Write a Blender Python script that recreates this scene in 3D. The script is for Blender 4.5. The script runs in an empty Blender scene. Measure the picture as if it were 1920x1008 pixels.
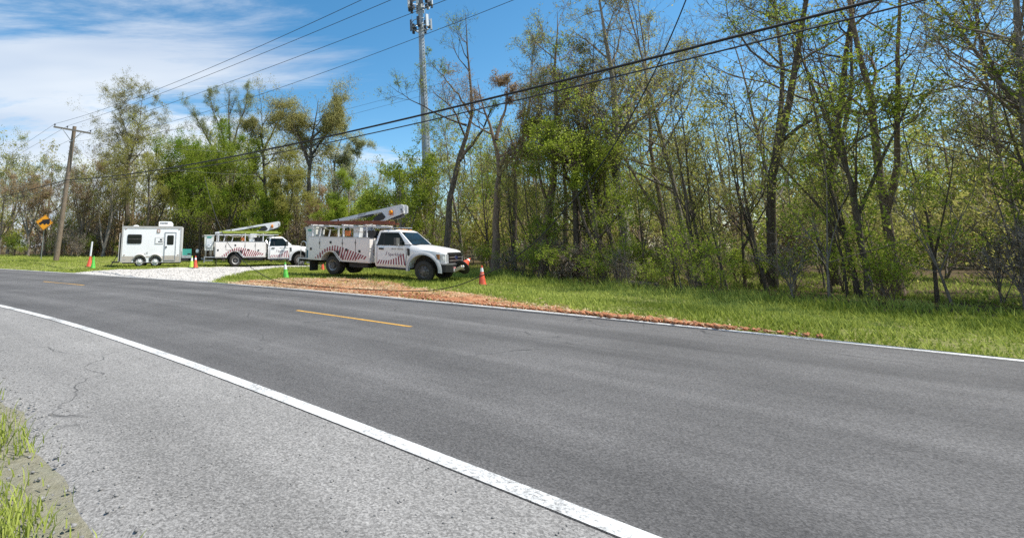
import bpy, bmesh, math, random
import numpy as np
from mathutils import Vector, Matrix

random.seed(7)
RNG = np.random.default_rng(11)
SC = bpy.context.scene
COL = SC.collection
R = math.radians

# ------------------------------------------------------------------ camera, sky, sun, exposure
FPX, PITCH, EYE = 890.0, math.atan(163.5 / 890.0), 1.4
cam_data = bpy.data.cameras.new('camera')
cam = bpy.data.objects.new('camera', cam_data)
COL.objects.link(cam)
cam.location = (0, 0, EYE)
cam.rotation_euler = (R(90) + PITCH, 0, 0)
cam_data.sensor_fit = 'HORIZONTAL'
cam_data.sensor_width = 36.0
cam_data.lens = FPX / 1920.0 * 36.0
cam_data.shift_x = (960 - 600) / 1920.0
cam_data.shift_y = -(504 - 297.5) / 1920.0
cam_data.clip_start = 0.1
cam_data.clip_end = 3000
SC.camera = cam

SUN_EL, SUN_AZ = R(58), R(-21)          # azimuth measured from +X towards +Y
sdir = Vector((math.cos(SUN_EL) * math.cos(SUN_AZ), math.cos(SUN_EL) * math.sin(SUN_AZ), math.sin(SUN_EL)))
world = bpy.data.worlds.new('World')
SC.world = world
world.use_nodes = True
wn, wl = world.node_tree.nodes, world.node_tree.links
wn.clear()


def N(nodes, typ, **kw):
    n = nodes.new(typ)
    for k, v in kw.items():
        if k.startswith('i_'):
            key = k[2:]
            n.inputs[int(key) if key.isdigit() else key].default_value = v
        else:
            setattr(n, k, v)
    return n


sky = N(wn, 'ShaderNodeTexSky', sky_type='NISHITA', sun_disc=False, sun_elevation=SUN_EL,
        sun_rotation=R(90) - SUN_AZ, altitude=300, air_density=1.0, dust_density=0.6, ozone_density=2.2)
hsv = N(wn, 'ShaderNodeHueSaturation', i_Hue=0.488, i_Saturation=1.28, i_Value=1.12)
wl.new(sky.outputs[0], hsv.inputs['Color'])
tc = N(wn, 'ShaderNodeTexCoord')
sep = N(wn, 'ShaderNodeSeparateXYZ')
wl.new(tc.outputs['Generated'], sep.inputs[0])


def wmath(op, a, b=None, clamp=False):
    n = N(wn, 'ShaderNodeMath', operation=op, use_clamp=clamp)
    for i, v in enumerate((a, b)):
        if v is None:
            continue
        if isinstance(v, (int, float)):
            n.inputs[i].default_value = v
        else:
            wl.new(v, n.inputs[i])
    return n.outputs[0]


zc = wmath('MAXIMUM', wmath('ADD', sep.outputs[2], 0.12), 0.05)
cx = wmath('DIVIDE', sep.outputs[0], zc)
cy = wmath('DIVIDE', sep.outputs[1], zc)
comb = N(wn, 'ShaderNodeCombineXYZ')
wl.new(cx, comb.inputs[0]); wl.new(cy, comb.inputs[1])
mp = N(wn, 'ShaderNodeMapping')
mp.inputs['Rotation'].default_value = (0, 0, R(-28))
mp.inputs['Scale'].default_value = (0.42, 1.05, 1)
mp.inputs['Location'].default_value = (0.35, 0.2, 0)
wl.new(comb.outputs[0], mp.inputs[0])
n1 = N(wn, 'ShaderNodeTexNoise', i_Scale=1.5, i_Detail=12.0, i_Roughness=0.66, i_Distortion=0.9)
wl.new(mp.outputs[0], n1.inputs['Vector'])
# the cloud bank lies to the left (west); it thins out to the right
az = wmath('DIVIDE', sep.outputs[0], wmath('MAXIMUM', wmath('ABSOLUTE', sep.outputs[1]), 0.15))
bank = wmath('MULTIPLY', wmath('ADD', az, 0.06), -0.62)
bank = wmath('MINIMUM', wmath('MAXIMUM', bank, -0.16), 0.13)
low = wmath('MULTIPLY', wmath('SUBTRACT', 0.40, sep.outputs[2]), 0.6)
low = wmath('MINIMUM', wmath('MAXIMUM', low, -0.05), 0.13)
dens = wmath('ADD', wmath('ADD', n1.outputs[0], bank), low)
mr = N(wn, 'ShaderNodeMapRange', interpolation_type='SMOOTHSTEP')
mr.inputs['From Min'].default_value = 0.47
mr.inputs['From Max'].default_value = 0.77
wl.new(dens, mr.inputs['Value'])
n2 = N(wn, 'ShaderNodeTexNoise', i_Scale=0.9, i_Detail=4.0, i_Roughness=0.5)
wl.new(mp.outputs[0], n2.inputs['Vector'])
cr = N(wn, 'ShaderNodeValToRGB')
cr.color_ramp.elements[0].position = 0.35
cr.color_ramp.elements[0].color = (3.3, 4.0, 5.1, 1)
cr.color_ramp.elements[1].position = 0.62
cr.color_ramp.elements[1].color = (5.9, 6.2, 6.45, 1)
wl.new(n2.outputs[0], cr.inputs[0])
mixc = N(wn, 'ShaderNodeMixRGB')
wl.new(wmath('MULTIPLY', mr.outputs[0], 0.92), mixc.inputs[0])
wl.new(hsv.outputs[0], mixc.inputs[1]); wl.new(cr.outputs[0], mixc.inputs[2])
bg = N(wn, 'ShaderNodeBackground', i_Strength=0.115)
wo = N(wn, 'ShaderNodeOutputWorld')
wl.new(mixc.outputs[0], bg.inputs[0]); wl.new(bg.outputs[0], wo.inputs[0])

sun_data = bpy.data.lights.new('sun', 'SUN')
sun_data.energy = 5.0
sun_data.angle = R(0.53)
sun_data.color = (1.0, 0.95, 0.87)
sun = bpy.data.objects.new('sun', sun_data)
COL.objects.link(sun)
sun.rotation_euler = sdir.to_track_quat('Z', 'Y').to_euler()

SC.view_settings.view_transform = 'Standard'
SC.view_settings.look = 'None'
SC.view_settings.exposure = 0.54
SC.view_settings.gamma = 1.0
SC.view_settings.use_curve_mapping = False
SC.cycles.use_denoising = False
SC.cycles.max_bounces = 6
SC.cycles.diffuse_bounces = 3
SC.cycles.glossy_bounces = 2
SC.cycles.transmission_bounces = 4
SC.cycles.transparent_max_bounces = 6

# ------------------------------------------------------------------ surveying: photograph pixel -> place
_c, _s = math.cos(PITCH), math.sin(PITCH)
CP = np.array([0.0, 0.0, EYE])


def ray(px, py):
    u, v = (px - 600) / FPX, (297.5 - py) / FPX
    return np.array([u, _c - v * _s, _s + v * _c])


def at_depth(px, py, z):
    return CP + ray(px, py) * z


def at_y(px, py, y):
    d = ray(px, py)
    return CP + d * (y / d[1])


def on_ground(px, py, z=0.0):
    d = ray(px, py)
    return CP + d * ((z - EYE) / d[2])


def on_plane(px, py, P, hd):
    n = np.array([-hd[1], hd[0], 0.0]); d = ray(px, py)
    return CP + d * (n.dot(P - CP) / n.dot(d))


# ------------------------------------------------------------------ materials
def material(name, col, rough=0.6, metal=0.0, var=0.12, scale=6.0, bump=0.0, bscale=60.0, spec=0.5, coat=0.0, col2=None, dirt=0.0, detail=5.0):
    m = bpy.data.materials.new(name)
    m.use_nodes = True
    nt = m.node_tree; n, l = nt.nodes, nt.links
    b = n['Principled BSDF']
    b.inputs['Roughness'].default_value = rough
    b.inputs['Metallic'].default_value = metal
    b.inputs['Specular IOR Level'].default_value = spec
    b.inputs['Coat Weight'].default_value = coat
    t = N(n, 'ShaderNodeTexCoord')
    no = N(n, 'ShaderNodeTexNoise', i_Scale=scale, i_Detail=detail, i_Roughness=0.6)
    l.new(t.outputs['Object'], no.inputs['Vector'])
    ramp = N(n, 'ShaderNodeValToRGB')
    c2 = col2 or tuple(max(0, c * (1 - 2 * var)) for c in col)
    ramp.color_ramp.elements[0].position = 0.3; ramp.color_ramp.elements[0].color = (*c2, 1)
    ramp.color_ramp.elements[1].position = 0.7; ramp.color_ramp.elements[1].color = (*[min(1, c * (1 + var * 0.5)) for c in col], 1)
    l.new(no.outputs[0], ramp.inputs[0])
    out = ramp.outputs[0]
    if dirt > 0:
        sp = N(n, 'ShaderNodeSeparateXYZ'); l.new(t.outputs['Object'], sp.inputs[0])
        mrr = N(n, 'ShaderNodeMapRange')
        mrr.inputs['From Min'].default_value = 0.35; mrr.inputs['From Max'].default_value = 1.1
        mrr.inputs['To Min'].default_value = dirt; mrr.inputs['To Max'].default_value = 0.0
        l.new(sp.outputs[2], mrr.inputs['Value'])
        mul = N(n, 'ShaderNodeMath', operation='MULTIPLY'); l.new(mrr.outputs[0], mul.inputs[0]); l.new(no.outputs[0], mul.inputs[1])
        mx = N(n, 'ShaderNodeMixRGB'); mx.inputs[2].default_value = (0.30, 0.22, 0.15, 1)
        l.new(mul.outputs[0], mx.inputs[0]); l.new(out, mx.inputs[1])
        out = mx.outputs[0]
    l.new(out, b.inputs['Base Color'])
    if bump:
        n2 = N(n, 'ShaderNodeTexNoise', i_Scale=bscale, i_Detail=4.0)
        l.new(t.outputs['Object'], n2.inputs['Vector'])
        bp = N(n, 'ShaderNodeBump', i_Strength=bump, i_Distance=0.02)
        l.new(n2.outputs[0], bp.inputs['Height']); l.new(bp.outputs[0], b.inputs['Normal'])
    return m


def leaf_material(name, ca, cb, trans=0.35, sp=0.0):
    m = bpy.data.materials.new(name)
    m.use_nodes = True
    nt = m.node_tree; n, l = nt.nodes, nt.links
    n.clear()
    at = N(n, 'ShaderNodeAttribute', attribute_name='tint')
    oi = N(n, 'ShaderNodeObjectInfo')
    ramp = N(n, 'ShaderNodeValToRGB')
    ramp.color_ramp.elements[0].color = (*ca, 1); ramp.color_ramp.elements[1].color = (*cb, 1)
    l.new(at.outputs['Fac'], ramp.inputs[0])
    h = N(n, 'ShaderNodeHueSaturation')
    mr_ = N(n, 'ShaderNodeMapRange'); mr_.inputs['To Min'].default_value = 0.82; mr_.inputs['To Max'].default_value = 1.18
    l.new(oi.outputs['Random'], mr_.inputs['Value']); l.new(mr_.outputs[0], h.inputs['Value'])
    l.new(ramp.outputs[0], h.inputs['Color'])
    d = N(n, 'ShaderNodeBsdfDiffuse'); t = N(n, 'ShaderNodeBsdfTranslucent')
    l.new(h.outputs[0], d.inputs[0]); l.new(h.outputs[0], t.inputs[0])
    mx = N(n, 'ShaderNodeMixShader', i_0=trans)
    l.new(d.outputs[0], mx.inputs[1]); l.new(t.outputs[0], mx.inputs[2])
    o = N(n, 'ShaderNodeOutputMaterial')
    l.new(mx.outputs[0], o.inputs[0])
    return m


def bark_material(name, ca, cb, vscale=1.0):
    m = bpy.data.materials.new(name)
    m.use_nodes = True
    nt = m.node_tree; n, l = nt.nodes, nt.links
    b = n['Principled BSDF']; b.inputs['Roughness'].default_value = 0.9; b.inputs['Specular IOR Level'].default_value = 0.15
    t = N(n, 'ShaderNodeTexCoord')
    mpn = N(n, 'ShaderNodeMapping'); mpn.inputs['Scale'].default_value = (9 * vscale, 9 * vscale, 1.6 * vscale)
    l.new(t.outputs['Object'], mpn.inputs[0])
    no = N(n, 'ShaderNodeTexNoise', i_Scale=2.0, i_Detail=7.0, i_Roughness=0.7)
    l.new(mpn.outputs[0], no.inputs['Vector'])
    ramp = N(n, 'ShaderNodeValToRGB')
    ramp.color_ramp.elements[0].position = 0.33; ramp.color_ramp.elements[0].color = (*ca, 1)
    ramp.color_ramp.elements[1].position = 0.68; ramp.color_ramp.elements[1].color = (*cb, 1)
    l.new(no.outputs[0], ramp.inputs[0]); l.new(ramp.outputs[0], b.inputs['Base Color'])
    bp = N(n, 'ShaderNodeBump', i_Strength=0.6, i_Distance=0.03)
    l.new(no.outputs[0], bp.inputs['Height']); l.new(bp.outputs[0], b.inputs['Normal'])
    return m


MAT = {
    'white_paint': material('white_paint', (0.80, 0.80, 0.79), 0.28, var=0.02, coat=0.4, dirt=0.25),
    'body_paint': material('body_paint', (0.76, 0.725, 0.685), 0.38, var=0.04, scale=2.0, coat=0.2, dirt=0.45),
    'boom_white': material('boom_white', (0.62, 0.63, 0.645), 0.35, var=0.05, scale=2.0),
    'black_plastic': material('black_plastic', (0.018, 0.018, 0.019), 0.5, var=0.2),
    'rubber': material('rubber', (0.022, 0.021, 0.020), 0.85, var=0.3, col2=(0.05, 0.042, 0.034), scale=5, bump=0.3),
    'chassis': material('chassis', (0.02, 0.019, 0.018), 0.7, var=0.3),
    'glass_dark': material('glass_dark', (0.008, 0.013, 0.012), 0.06, var=0.1, spec=0.22),
    'steel': material('steel', (0.45, 0.45, 0.46), 0.38, 0.8, var=0.15),
    'rim_steel': material('rim_steel', (0.50, 0.49, 0.47), 0.5, 0.3, var=0.2, scale=10),
    'rim_dark': material('rim_dark', (0.17, 0.15, 0.14), 0.6, 0.3, var=0.35, scale=8),
    'rim_grey': material('rim_grey', (0.42, 0.40, 0.38), 0.6, 0.3, var=0.3, scale=8),
    'galv': material('galv', (0.42, 0.44, 0.45), 0.5, 0.5, var=0.15, scale=3),
    'tower_galv': material('tower_galv', (0.33, 0.37, 0.39), 0.55, 0.3, var=0.18, scale=1.5),
    'antenna': material('antenna', (0.62, 0.65, 0.66), 0.5, var=0.08),
    'antenna_dark': material('antenna_dark', (0.07, 0.075, 0.085), 0.6, var=0.2),
    'maroon': material('maroon', (0.25, 0.020, 0.040), 0.45, var=0.1),
    'ink': material('ink', (0.014, 0.012, 0.016), 0.5, var=0.1),
    'wordmark': material('wordmark', (0.10, 0.015, 0.06), 0.5, var=0.1),
    'fibreglass_red': material('fibreglass_red', (0.25, 0.075, 0.035), 0.55, var=0.25, scale=5),
    'fibreglass_green': material('fibreglass_green', (0.30, 0.36, 0.06), 0.55, var=0.2, scale=5),
    'bucket': material('bucket', (0.66, 0.67, 0.62), 0.5, var=0.06, scale=3),
    'amber': material('amber', (0.80, 0.27, 0.01), 0.15, var=0.1),
    'chrome': material('chrome', (0.65, 0.65, 0.66), 0.15, 1.0, var=0.05),
    'lens': material('lens', (0.62, 0.64, 0.66), 0.12, 0.3, var=0.3, scale=25),
    'plate': material('plate', (0.74, 0.70, 0.70), 0.5, var=0.06),
    'plate_red': material('plate_red', (0.55, 0.12, 0.12), 0.5, var=0.06),
    'emblem_blue': material('emblem_blue', (0.02, 0.03, 0.09), 0.25, var=0.1),
    'cone_orange': material('cone_orange', (0.66, 0.085, 0.03), 0.55, var=0.22, scale=7),
    'cone_lime': material('cone_lime', (0.42, 0.64, 0.06), 0.55, var=0.2, scale=7),
    'cone_green': material('cone_green', (0.09, 0.48, 0.05), 0.55, var=0.22, scale=7),
    'reflective': material('reflective', (0.74, 0.75, 0.76), 0.4, var=0.06, scale=9),
    'cone_base': material('cone_base', (0.03, 0.03, 0.03), 0.7, var=0.2),
    'teal': material('teal', (0.05, 0.33, 0.27), 0.5, var=0.1),
    'teal_dark': material('teal_dark', (0.02, 0.13, 0.17), 0.5, var=0.1),
    'tan_skirt': material('tan_skirt', (0.48, 0.43, 0.37), 0.55, var=0.08, scale=3),
    'trailer_white': material('trailer_white', (0.83, 0.83, 0.82), 0.38, var=0.03, scale=1.5),
    'trim_grey': material('trim_grey', (0.50, 0.48, 0.45), 0.5, 0.2, var=0.08),
    'wood_block': material('wood_block', (0.56, 0.47, 0.32), 0.7, var=0.15, scale=12),
    'pole_wood': bark_material('pole_wood', (0.13, 0.095, 0.065), (0.30, 0.24, 0.18), 1.4),
    'sign_orange': material('sign_orange', (0.86, 0.35, 0.012), 0.45, var=0.10, scale=5),
    'cable': material('cable', (0.012, 0.012, 0.013), 0.6, var=0.1),
    'wire': material('wire', (0.03, 0.032, 0.036), 0.5, 0.2, var=0.1),
    'drop_wire': material('drop_wire', (0.22, 0.22, 0.21), 0.6, var=0.1),
    'rope': material('rope', (0.55, 0.50, 0.38), 0.8, var=0.1),
    'orange_gear': material('orange_gear', (0.55, 0.16, 0.04), 0.6, var=0.2),
    'clay': material('clay', (0.42, 0.19, 0.10), 0.95, var=0.25, scale=14, bump=0.5, spec=0.1),
    'bark_dark': bark_material('bark_dark', (0.050, 0.040, 0.031), (0.18, 0.15, 0.115)),
    'bark_grey': bark_material('bark_grey', (0.11, 0.095, 0.077), (0.32, 0.28, 0.235)),
    'bark_brown': bark_material('bark_brown', (0.11, 0.078, 0.056), (0.31, 0.235, 0.17)),
    'bark_pale': bark_material('bark_pale', (0.17, 0.15, 0.12), (0.38, 0.34, 0.29)),
    'leaf_bright': leaf_material('leaf_bright', (0.19, 0.26, 0.024), (0.42, 0.5, 0.08), 0.52),
    'leaf_dense': leaf_material('leaf_dense', (0.09, 0.16, 0.018), (0.23, 0.33, 0.04), 0.45),
    'leaf_pale': leaf_material('leaf_pale', (0.2, 0.23, 0.085), (0.42, 0.44, 0.2), 0.45),
    'leaf_oak': leaf_material('leaf_oak', (0.22, 0.205, 0.055), (0.48, 0.45, 0.19), 0.45),
    'leaf_olive': leaf_material('leaf_olive', (0.235, 0.24, 0.045), (0.47, 0.45, 0.13), 0.52),
    'leaf_brown': leaf_material('leaf_brown', (0.24, 0.165, 0.09), (0.45, 0.34, 0.21), 0.4),
    'leaf_blossom': leaf_material('leaf_blossom', (0.2, 0.23, 0.08), (0.5, 0.5, 0.32), 0.35),
    'grass_blade': leaf_material('grass_blade', (0.17, 0.22, 0.03), (0.46, 0.51, 0.13), 0.35),
    'straw': leaf_material('straw', (0.28, 0.17, 0.095), (0.68, 0.54, 0.36), 0.15),
    'dead_leaf': leaf_material('dead_leaf', (0.14, 0.1, 0.06), (0.36, 0.29, 0.22), 0.2),
    'grit': leaf_material('grit', (0.16, 0.155, 0.15), (0.40, 0.39, 0.37), 0.0),
    'pebble': leaf_material('pebble', (0.26, 0.245, 0.22), (0.60, 0.58, 0.55), 0.0),
}


# ------------------------------------------------------------------ mesh helpers
def new_obj(name, data, parent=None, mats=()):
    o = bpy.data.objects.new(name, data)
    COL.objects.link(o)
    for m in mats:
        data.materials.append(MAT[m] if isinstance(m, str) else m)
    if parent is not None:
        o.parent = parent
    return o


def tag(o, label=None, cat=None, group=None, kind=None):
    if label: o['label'] = label
    if cat: o['category'] = cat
    if group: o['group'] = group
    if kind: o['kind'] = kind
    return o


def empty(name, loc=(0, 0, 0), rot=(0, 0, 0)):
    o = bpy.data.objects.new(name, None)
    COL.objects.link(o)
    o.location = loc; o.rotation_euler = rot
    o.empty_display_size = 0.2
    return o


def finish(name, bm, mat, parent=None, bevel=0.0, smooth=None):
    if bevel:
        es = [e for e in bm.edges if len(e.link_faces) == 2 and e.calc_face_angle(0) > 0.5]
        bmesh.ops.bevel(bm, geom=es, offset=bevel, segments=2, affect='EDGES', profile=0.5)
    me = bpy.data.meshes.new(name)
    bmesh.ops.recalc_face_normals(bm, faces=bm.faces[:])
    bm.to_mesh(me); bm.free()
    if smooth:
        me.polygons.foreach_set('use_smooth', [True] * len(me.polygons))
        try:
            me.set_sharp_from_angle(angle=R(smooth))
        except Exception:
            pass
    return new_obj(name, me, parent, [mat] if isinstance(mat, str) else mat)


def box(bm, x0, x1, y0, y1, z0, z1, mi=0):
    v = [bm.verts.new(p) for p in ((x0, y0, z0), (x1, y0, z0), (x1, y1, z0), (x0, y1, z0), (x0, y0, z1), (x1, y0, z1), (x1, y1, z1), (x0, y1, z1))]
    for f in ((0, 3, 2, 1), (4, 5, 6, 7), (0, 1, 5, 4), (1, 2, 6, 5), (2, 3, 7, 6), (3, 0, 4, 7)):
        bm.faces.new([v[i] for i in f]).material_index = mi
    return v


def prism(bm, poly, y0, y1, mi=0, y0t=None, y1t=None):
    a = [bm.verts.new((x, y0, z)) for x, z in poly]
    b = [bm.verts.new((x, y1, z)) for x, z in poly]
    bm.faces.new(a).material_index = mi
    bm.faces.new(b[::-1]).material_index = mi
    n = len(poly)
    for i in range(n):
        bm.faces.new((a[i], b[i], b[(i + 1) % n], a[(i + 1) % n])).material_index = mi


def tube(bm, pts, r, n=8, cap=True, mi=0):
    pts = [Vector(p) for p in pts]
    rr = r if isinstance(r, (list, tuple)) else [r] * len(pts)
    rings = []
    for i, p in enumerate(pts):
        t = (pts[min(i + 1, len(pts) - 1)] - pts[max(i - 1, 0)]).normalized()
        ref = Vector((0, 0, 1)) if abs(t.z) < 0.9 else Vector((1, 0, 0))
        a = t.cross(ref).normalized(); b = t.cross(a)
        rings.append([bm.verts.new(p + (a * math.cos(2 * math.pi * k / n) + b * math.sin(2 * math.pi * k / n)) * rr[i]) for k in range(n)])
    for i in range(len(rings) - 1):
        for k in range(n):
            bm.faces.new((rings[i][k], rings[i][(k + 1) % n], rings[i + 1][(k + 1) % n], rings[i + 1][k])).material_index = mi
    if cap:
        bm.faces.new(rings[0][::-1]).material_index = mi; bm.faces.new(rings[-1]).material_index = mi


def lathe(bm, prof, n=24, axis='z', mi=0, centre=(0, 0, 0), cap=True):
    """prof: list of (radius, height); closed at radius 0 ends"""
    rings = []
    for rad, h in prof:
        ring = []
        for k in range(n):
            a = 2 * math.pi * k / n
            x, y = rad * math.cos(a), rad * math.sin(a)
            p = (x, y, h) if axis == 'z' else (x, h, y)
            ring.append(bm.verts.new((p[0] + centre[0], p[1] + centre[1], p[2] + centre[2])))
        rings.append(ring)
    for i in range(len(rings) - 1):
        for k in range(n):
            bm.faces.new((rings[i][k], rings[i][(k + 1) % n], rings[i + 1][(k + 1) % n], rings[i + 1][k])).material_index = mi
    for ring, pr in ((rings[0], prof[0]), (rings[-1], prof[-1])):
        if cap and pr[0] > 1e-4:
            bm.faces.new(ring).material_index = mi


def np_mesh(name, verts, faces, mat_idx=None, tint=None):
    """verts (V,3), faces (F,k) with k = 3 or 4 or a list of such arrays"""
    me = bpy.data.meshes.new(name)
    fl = faces if isinstance(faces, list) else [faces]
    fl = [f for f in fl if len(f)]
    me.vertices.add(len(verts))
    me.vertices.foreach_set('co', np.ascontiguousarray(verts, dtype=np.float32).ravel())
    loops = np.concatenate([f.ravel() for f in fl]).astype(np.int32)
    tot = np.concatenate([np.full(len(f), f.shape[1], dtype=np.int32) for f in fl])
    start = np.concatenate(([0], np.cumsum(tot)[:-1])).astype(np.int32)
    me.loops.add(len(loops)); me.loops.foreach_set('vertex_index', loops)
    me.polygons.add(len(tot))
    me.polygons.foreach_set('loop_start', start)
    me.polygons.foreach_set('loop_total', tot)
    if mat_idx is not None:
        me.polygons.foreach_set('material_index', np.ascontiguousarray(mat_idx, dtype=np.int32))
    me.update(calc_edges=True)
    if tint is not None:
        a = me.attributes.new('tint', 'FLOAT', 'POINT')
        a.data.foreach_set('value', np.ascontiguousarray(tint, dtype=np.float32))
    return me


def text(name, body, size, mat, parent, loc, rot, align='LEFT', ext=0.001, sx=1.0, shear=0.0):
    c = bpy.data.curves.new(name, 'FONT')
    c.body = body; c.size = size; c.extrude = ext; c.align_x = align; c.shear = shear
    o = new_obj(name, c, parent, [mat])
    o.location = loc; o.rotation_euler = rot; o.scale = (sx, 1, 1)
    return o


def smooth01(t):
    t = np.clip(t, 0, 1)
    return t * t * (3 - 2 * t)


def vnoise(x, y, seed=0):
    """cheap smooth value noise, -1..1"""
    x = np.asarray(x, float); y = np.asarray(y, float)
    xi, yi = np.floor(x).astype(int), np.floor(y).astype(int)
    xf, yf = x - xi, y - yi

    def h(a, b):
        k = (a * 374761393 + b * 668265263 + seed * 1442695) & 0x7fffffff
        k = ((k ^ (k >> 13)) * 1274126177) & 0x7fffffff
        return (k & 0xffff) / 32767.5 - 1
    u, v = xf * xf * (3 - 2 * xf), yf * yf * (3 - 2 * yf)
    return (h(xi, yi) * (1 - u) + h(xi + 1, yi) * u) * (1 - v) + (h(xi, yi + 1) * (1 - u) + h(xi + 1, yi + 1) * u) * v


# ------------------------------------------------------------------ the road's line (its far white line) and the lie of the land
EDGE = np.array([(-92.0, 69.0), (-60, 55.5), (-40, 43.6), (-29.5, 36.9), (-19.95, 30.35), (-14.09, 26.28), (-9.56, 23.01), (-4.66, 19.42), (0, 15.5),
                 (3.24, 12.35), (5.58, 9.87), (8.6, 6.4), (12.3, 1.9), (17, -4.2), (24, -14.0)])


def resample(P, step):
    d = np.concatenate(([0], np.cumsum(np.hypot(*np.diff(P, axis=0).T))))
    # Catmull-Rom through the points
    out = []
    for i in range(len(P) - 1):
        p0, p1, p2, p3 = P[max(i - 1, 0)], P[i], P[i + 1], P[min(i + 2, len(P) - 1)]
        for t in np.linspace(0, 1, 24, endpoint=False):
            out.append(0.5 * (2 * p1 + (p2 - p0) * t + (2 * p0 - 5 * p1 + 4 * p2 - p3) * t * t + (3 * p1 - p0 - 3 * p2 + p3) * t ** 3))
    out.append(P[-1])
    Q = np.array(out)
    d = np.concatenate(([0], np.cumsum(np.hypot(*np.diff(Q, axis=0).T))))
    s = np.arange(0, d[-1], step)
    Z = np.stack([np.interp(s, d, Q[:, 0]), np.interp(s, d, Q[:, 1])], 1)
    k = max(1, int(2.0 / step))
    ker = np.ones(2 * k + 1) / (2 * k + 1)
    Zs = np.stack([np.convolve(np.pad(Z[:, j], k, mode='reflect', reflect_type='odd'), ker, 'valid') for j in (0, 1)], 1)
    T = np.gradient(Zs, axis=0); T /= np.linalg.norm(T, axis=1)[:, None]
    return s, Zs, np.stack([-T[:, 1], T[:, 0]], 1)      # normal points into the verge (away from the camera)


ES, EP, EN = resample(EDGE, 0.15)


def edge_dist(x, y):
    """distance from the far white line, positive into the verge; and the index along the road"""
    x = np.atleast_1d(np.asarray(x, float)); y = np.atleast_1d(np.asarray(y, float))
    sub = EP[::4]
    idx = np.empty(len(x), int)
    for a in range(0, len(x), 20000):
        dx = x[a:a + 20000, None] - sub[None, :, 0]; dy = y[a:a + 20000, None] - sub[None, :, 1]
        idx[a:a + 20000] = np.argmin(dx * dx + dy * dy, axis=1)
    idx *= 4
    idx = np.minimum(idx, len(EP) - 1)
    return (x - EP[idx, 0]) * EN[idx, 0] + (y - EP[idx, 1]) * EN[idx, 1], idx


def height(x, y, d):
    bank = 0.33 * smooth01((d - 0.6) / 3.6) * smooth01((-13.8 - x) / 4.5)
    far = 0.15 * smooth01((d - 12) / 20)
    bump = 0.05 * vnoise(x * 0.35, y * 0.35, 3) + 0.025 * vnoise(x * 1.3, y * 1.3, 5) + 0.010 * vnoise(x * 4, y * 4, 6)
    rut = -0.05 * smooth01((d - 0.15) / 0.3) * smooth01((1.6 - d) / 0.8)
    return bank + far + bump * smooth01((d - 0.3) / 1.0) + rut - 0.012


def ground_z(x, y):
    d, _ = edge_dist([x], [y])
    return float(height(np.array([x]), np.array([y]), d)[0])


def in_poly(x, y, poly):
    inside = np.zeros(len(x), bool)
    n = len(poly)
    for i in range(n):
        x0, y0 = poly[i]; x1, y1 = poly[(i + 1) % n]
        if y0 == y1:
            continue
        c = ((y0 > y) != (y1 > y)) & (x < (x1 - x0) * (y - y0) / (y1 - y0) + x0)
        inside ^= c
    return inside


def g2(px, py, z=0.03):
    p = on_ground(px, py, z)
    return (p[0], p[1])


# gravel drive, straw-covered clay strip and the woods' edge, surveyed on the ground
GRAVEL = [g2(112, 511), g2(180, 504.5), g2(280, 502.5), g2(370, 500.5), g2(470, 498.5), g2(600, 496.0), g2(640, 497.5), g2(560, 499.5), g2(500, 503), g2(462, 510), g2(430, 515), g2(405, 522), g2(380, 527.5), g2(250, 519), g2(150, 512.8)]
STRAW = [g2(420, 529.5), g2(455, 523), g2(540, 522), g2(600, 520.5), g2(700, 521.5), g2(745, 527), g2(770, 537), g2(850, 546), g2(905, 552), g2(960, 562), g2(1120, 577), g2(1195, 583), g2(1500, 625), g2(1490, 640), g2(1190, 600.5), g2(1125, 593), g2(842, 566), g2(600, 543.8), g2(470, 534)]
WOODS_EDGE = [(-90, 92), (-60, 70), (-34, 51), (-24, 46), (-16, 47), (-8, 49), (0, 47), (4, 40), (6.2, 31), (8.0, 25), (8.4, 20), (9.3, 16.6), (10.6, 14.0), (12.6, 11.2), (15.8, 7.0), (19.5, 2.0), (27, -8)]
WOODS_POLY = WOODS_EDGE + [(160, -8), (160, 240), (-90, 240)]


def soft_mask(x, y, poly, rag=0.35, seed=1):
    jx = x + rag * (vnoise(x * 0.9, y * 0.9, seed) + 0.6 * vnoise(x * 3.1, y * 3.1, seed + 1) + 0.4 * vnoise(x * 8, y * 8, seed + 2))
    jy = y + rag * 1.6 * (vnoise(x * 0.9, y * 0.9, seed + 5) + 0.6 * vnoise(x * 3.1, y * 3.1, seed + 6) + 0.4 * vnoise(x * 8, y * 8, seed + 7))
    return in_poly(jx, jy, poly)


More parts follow.
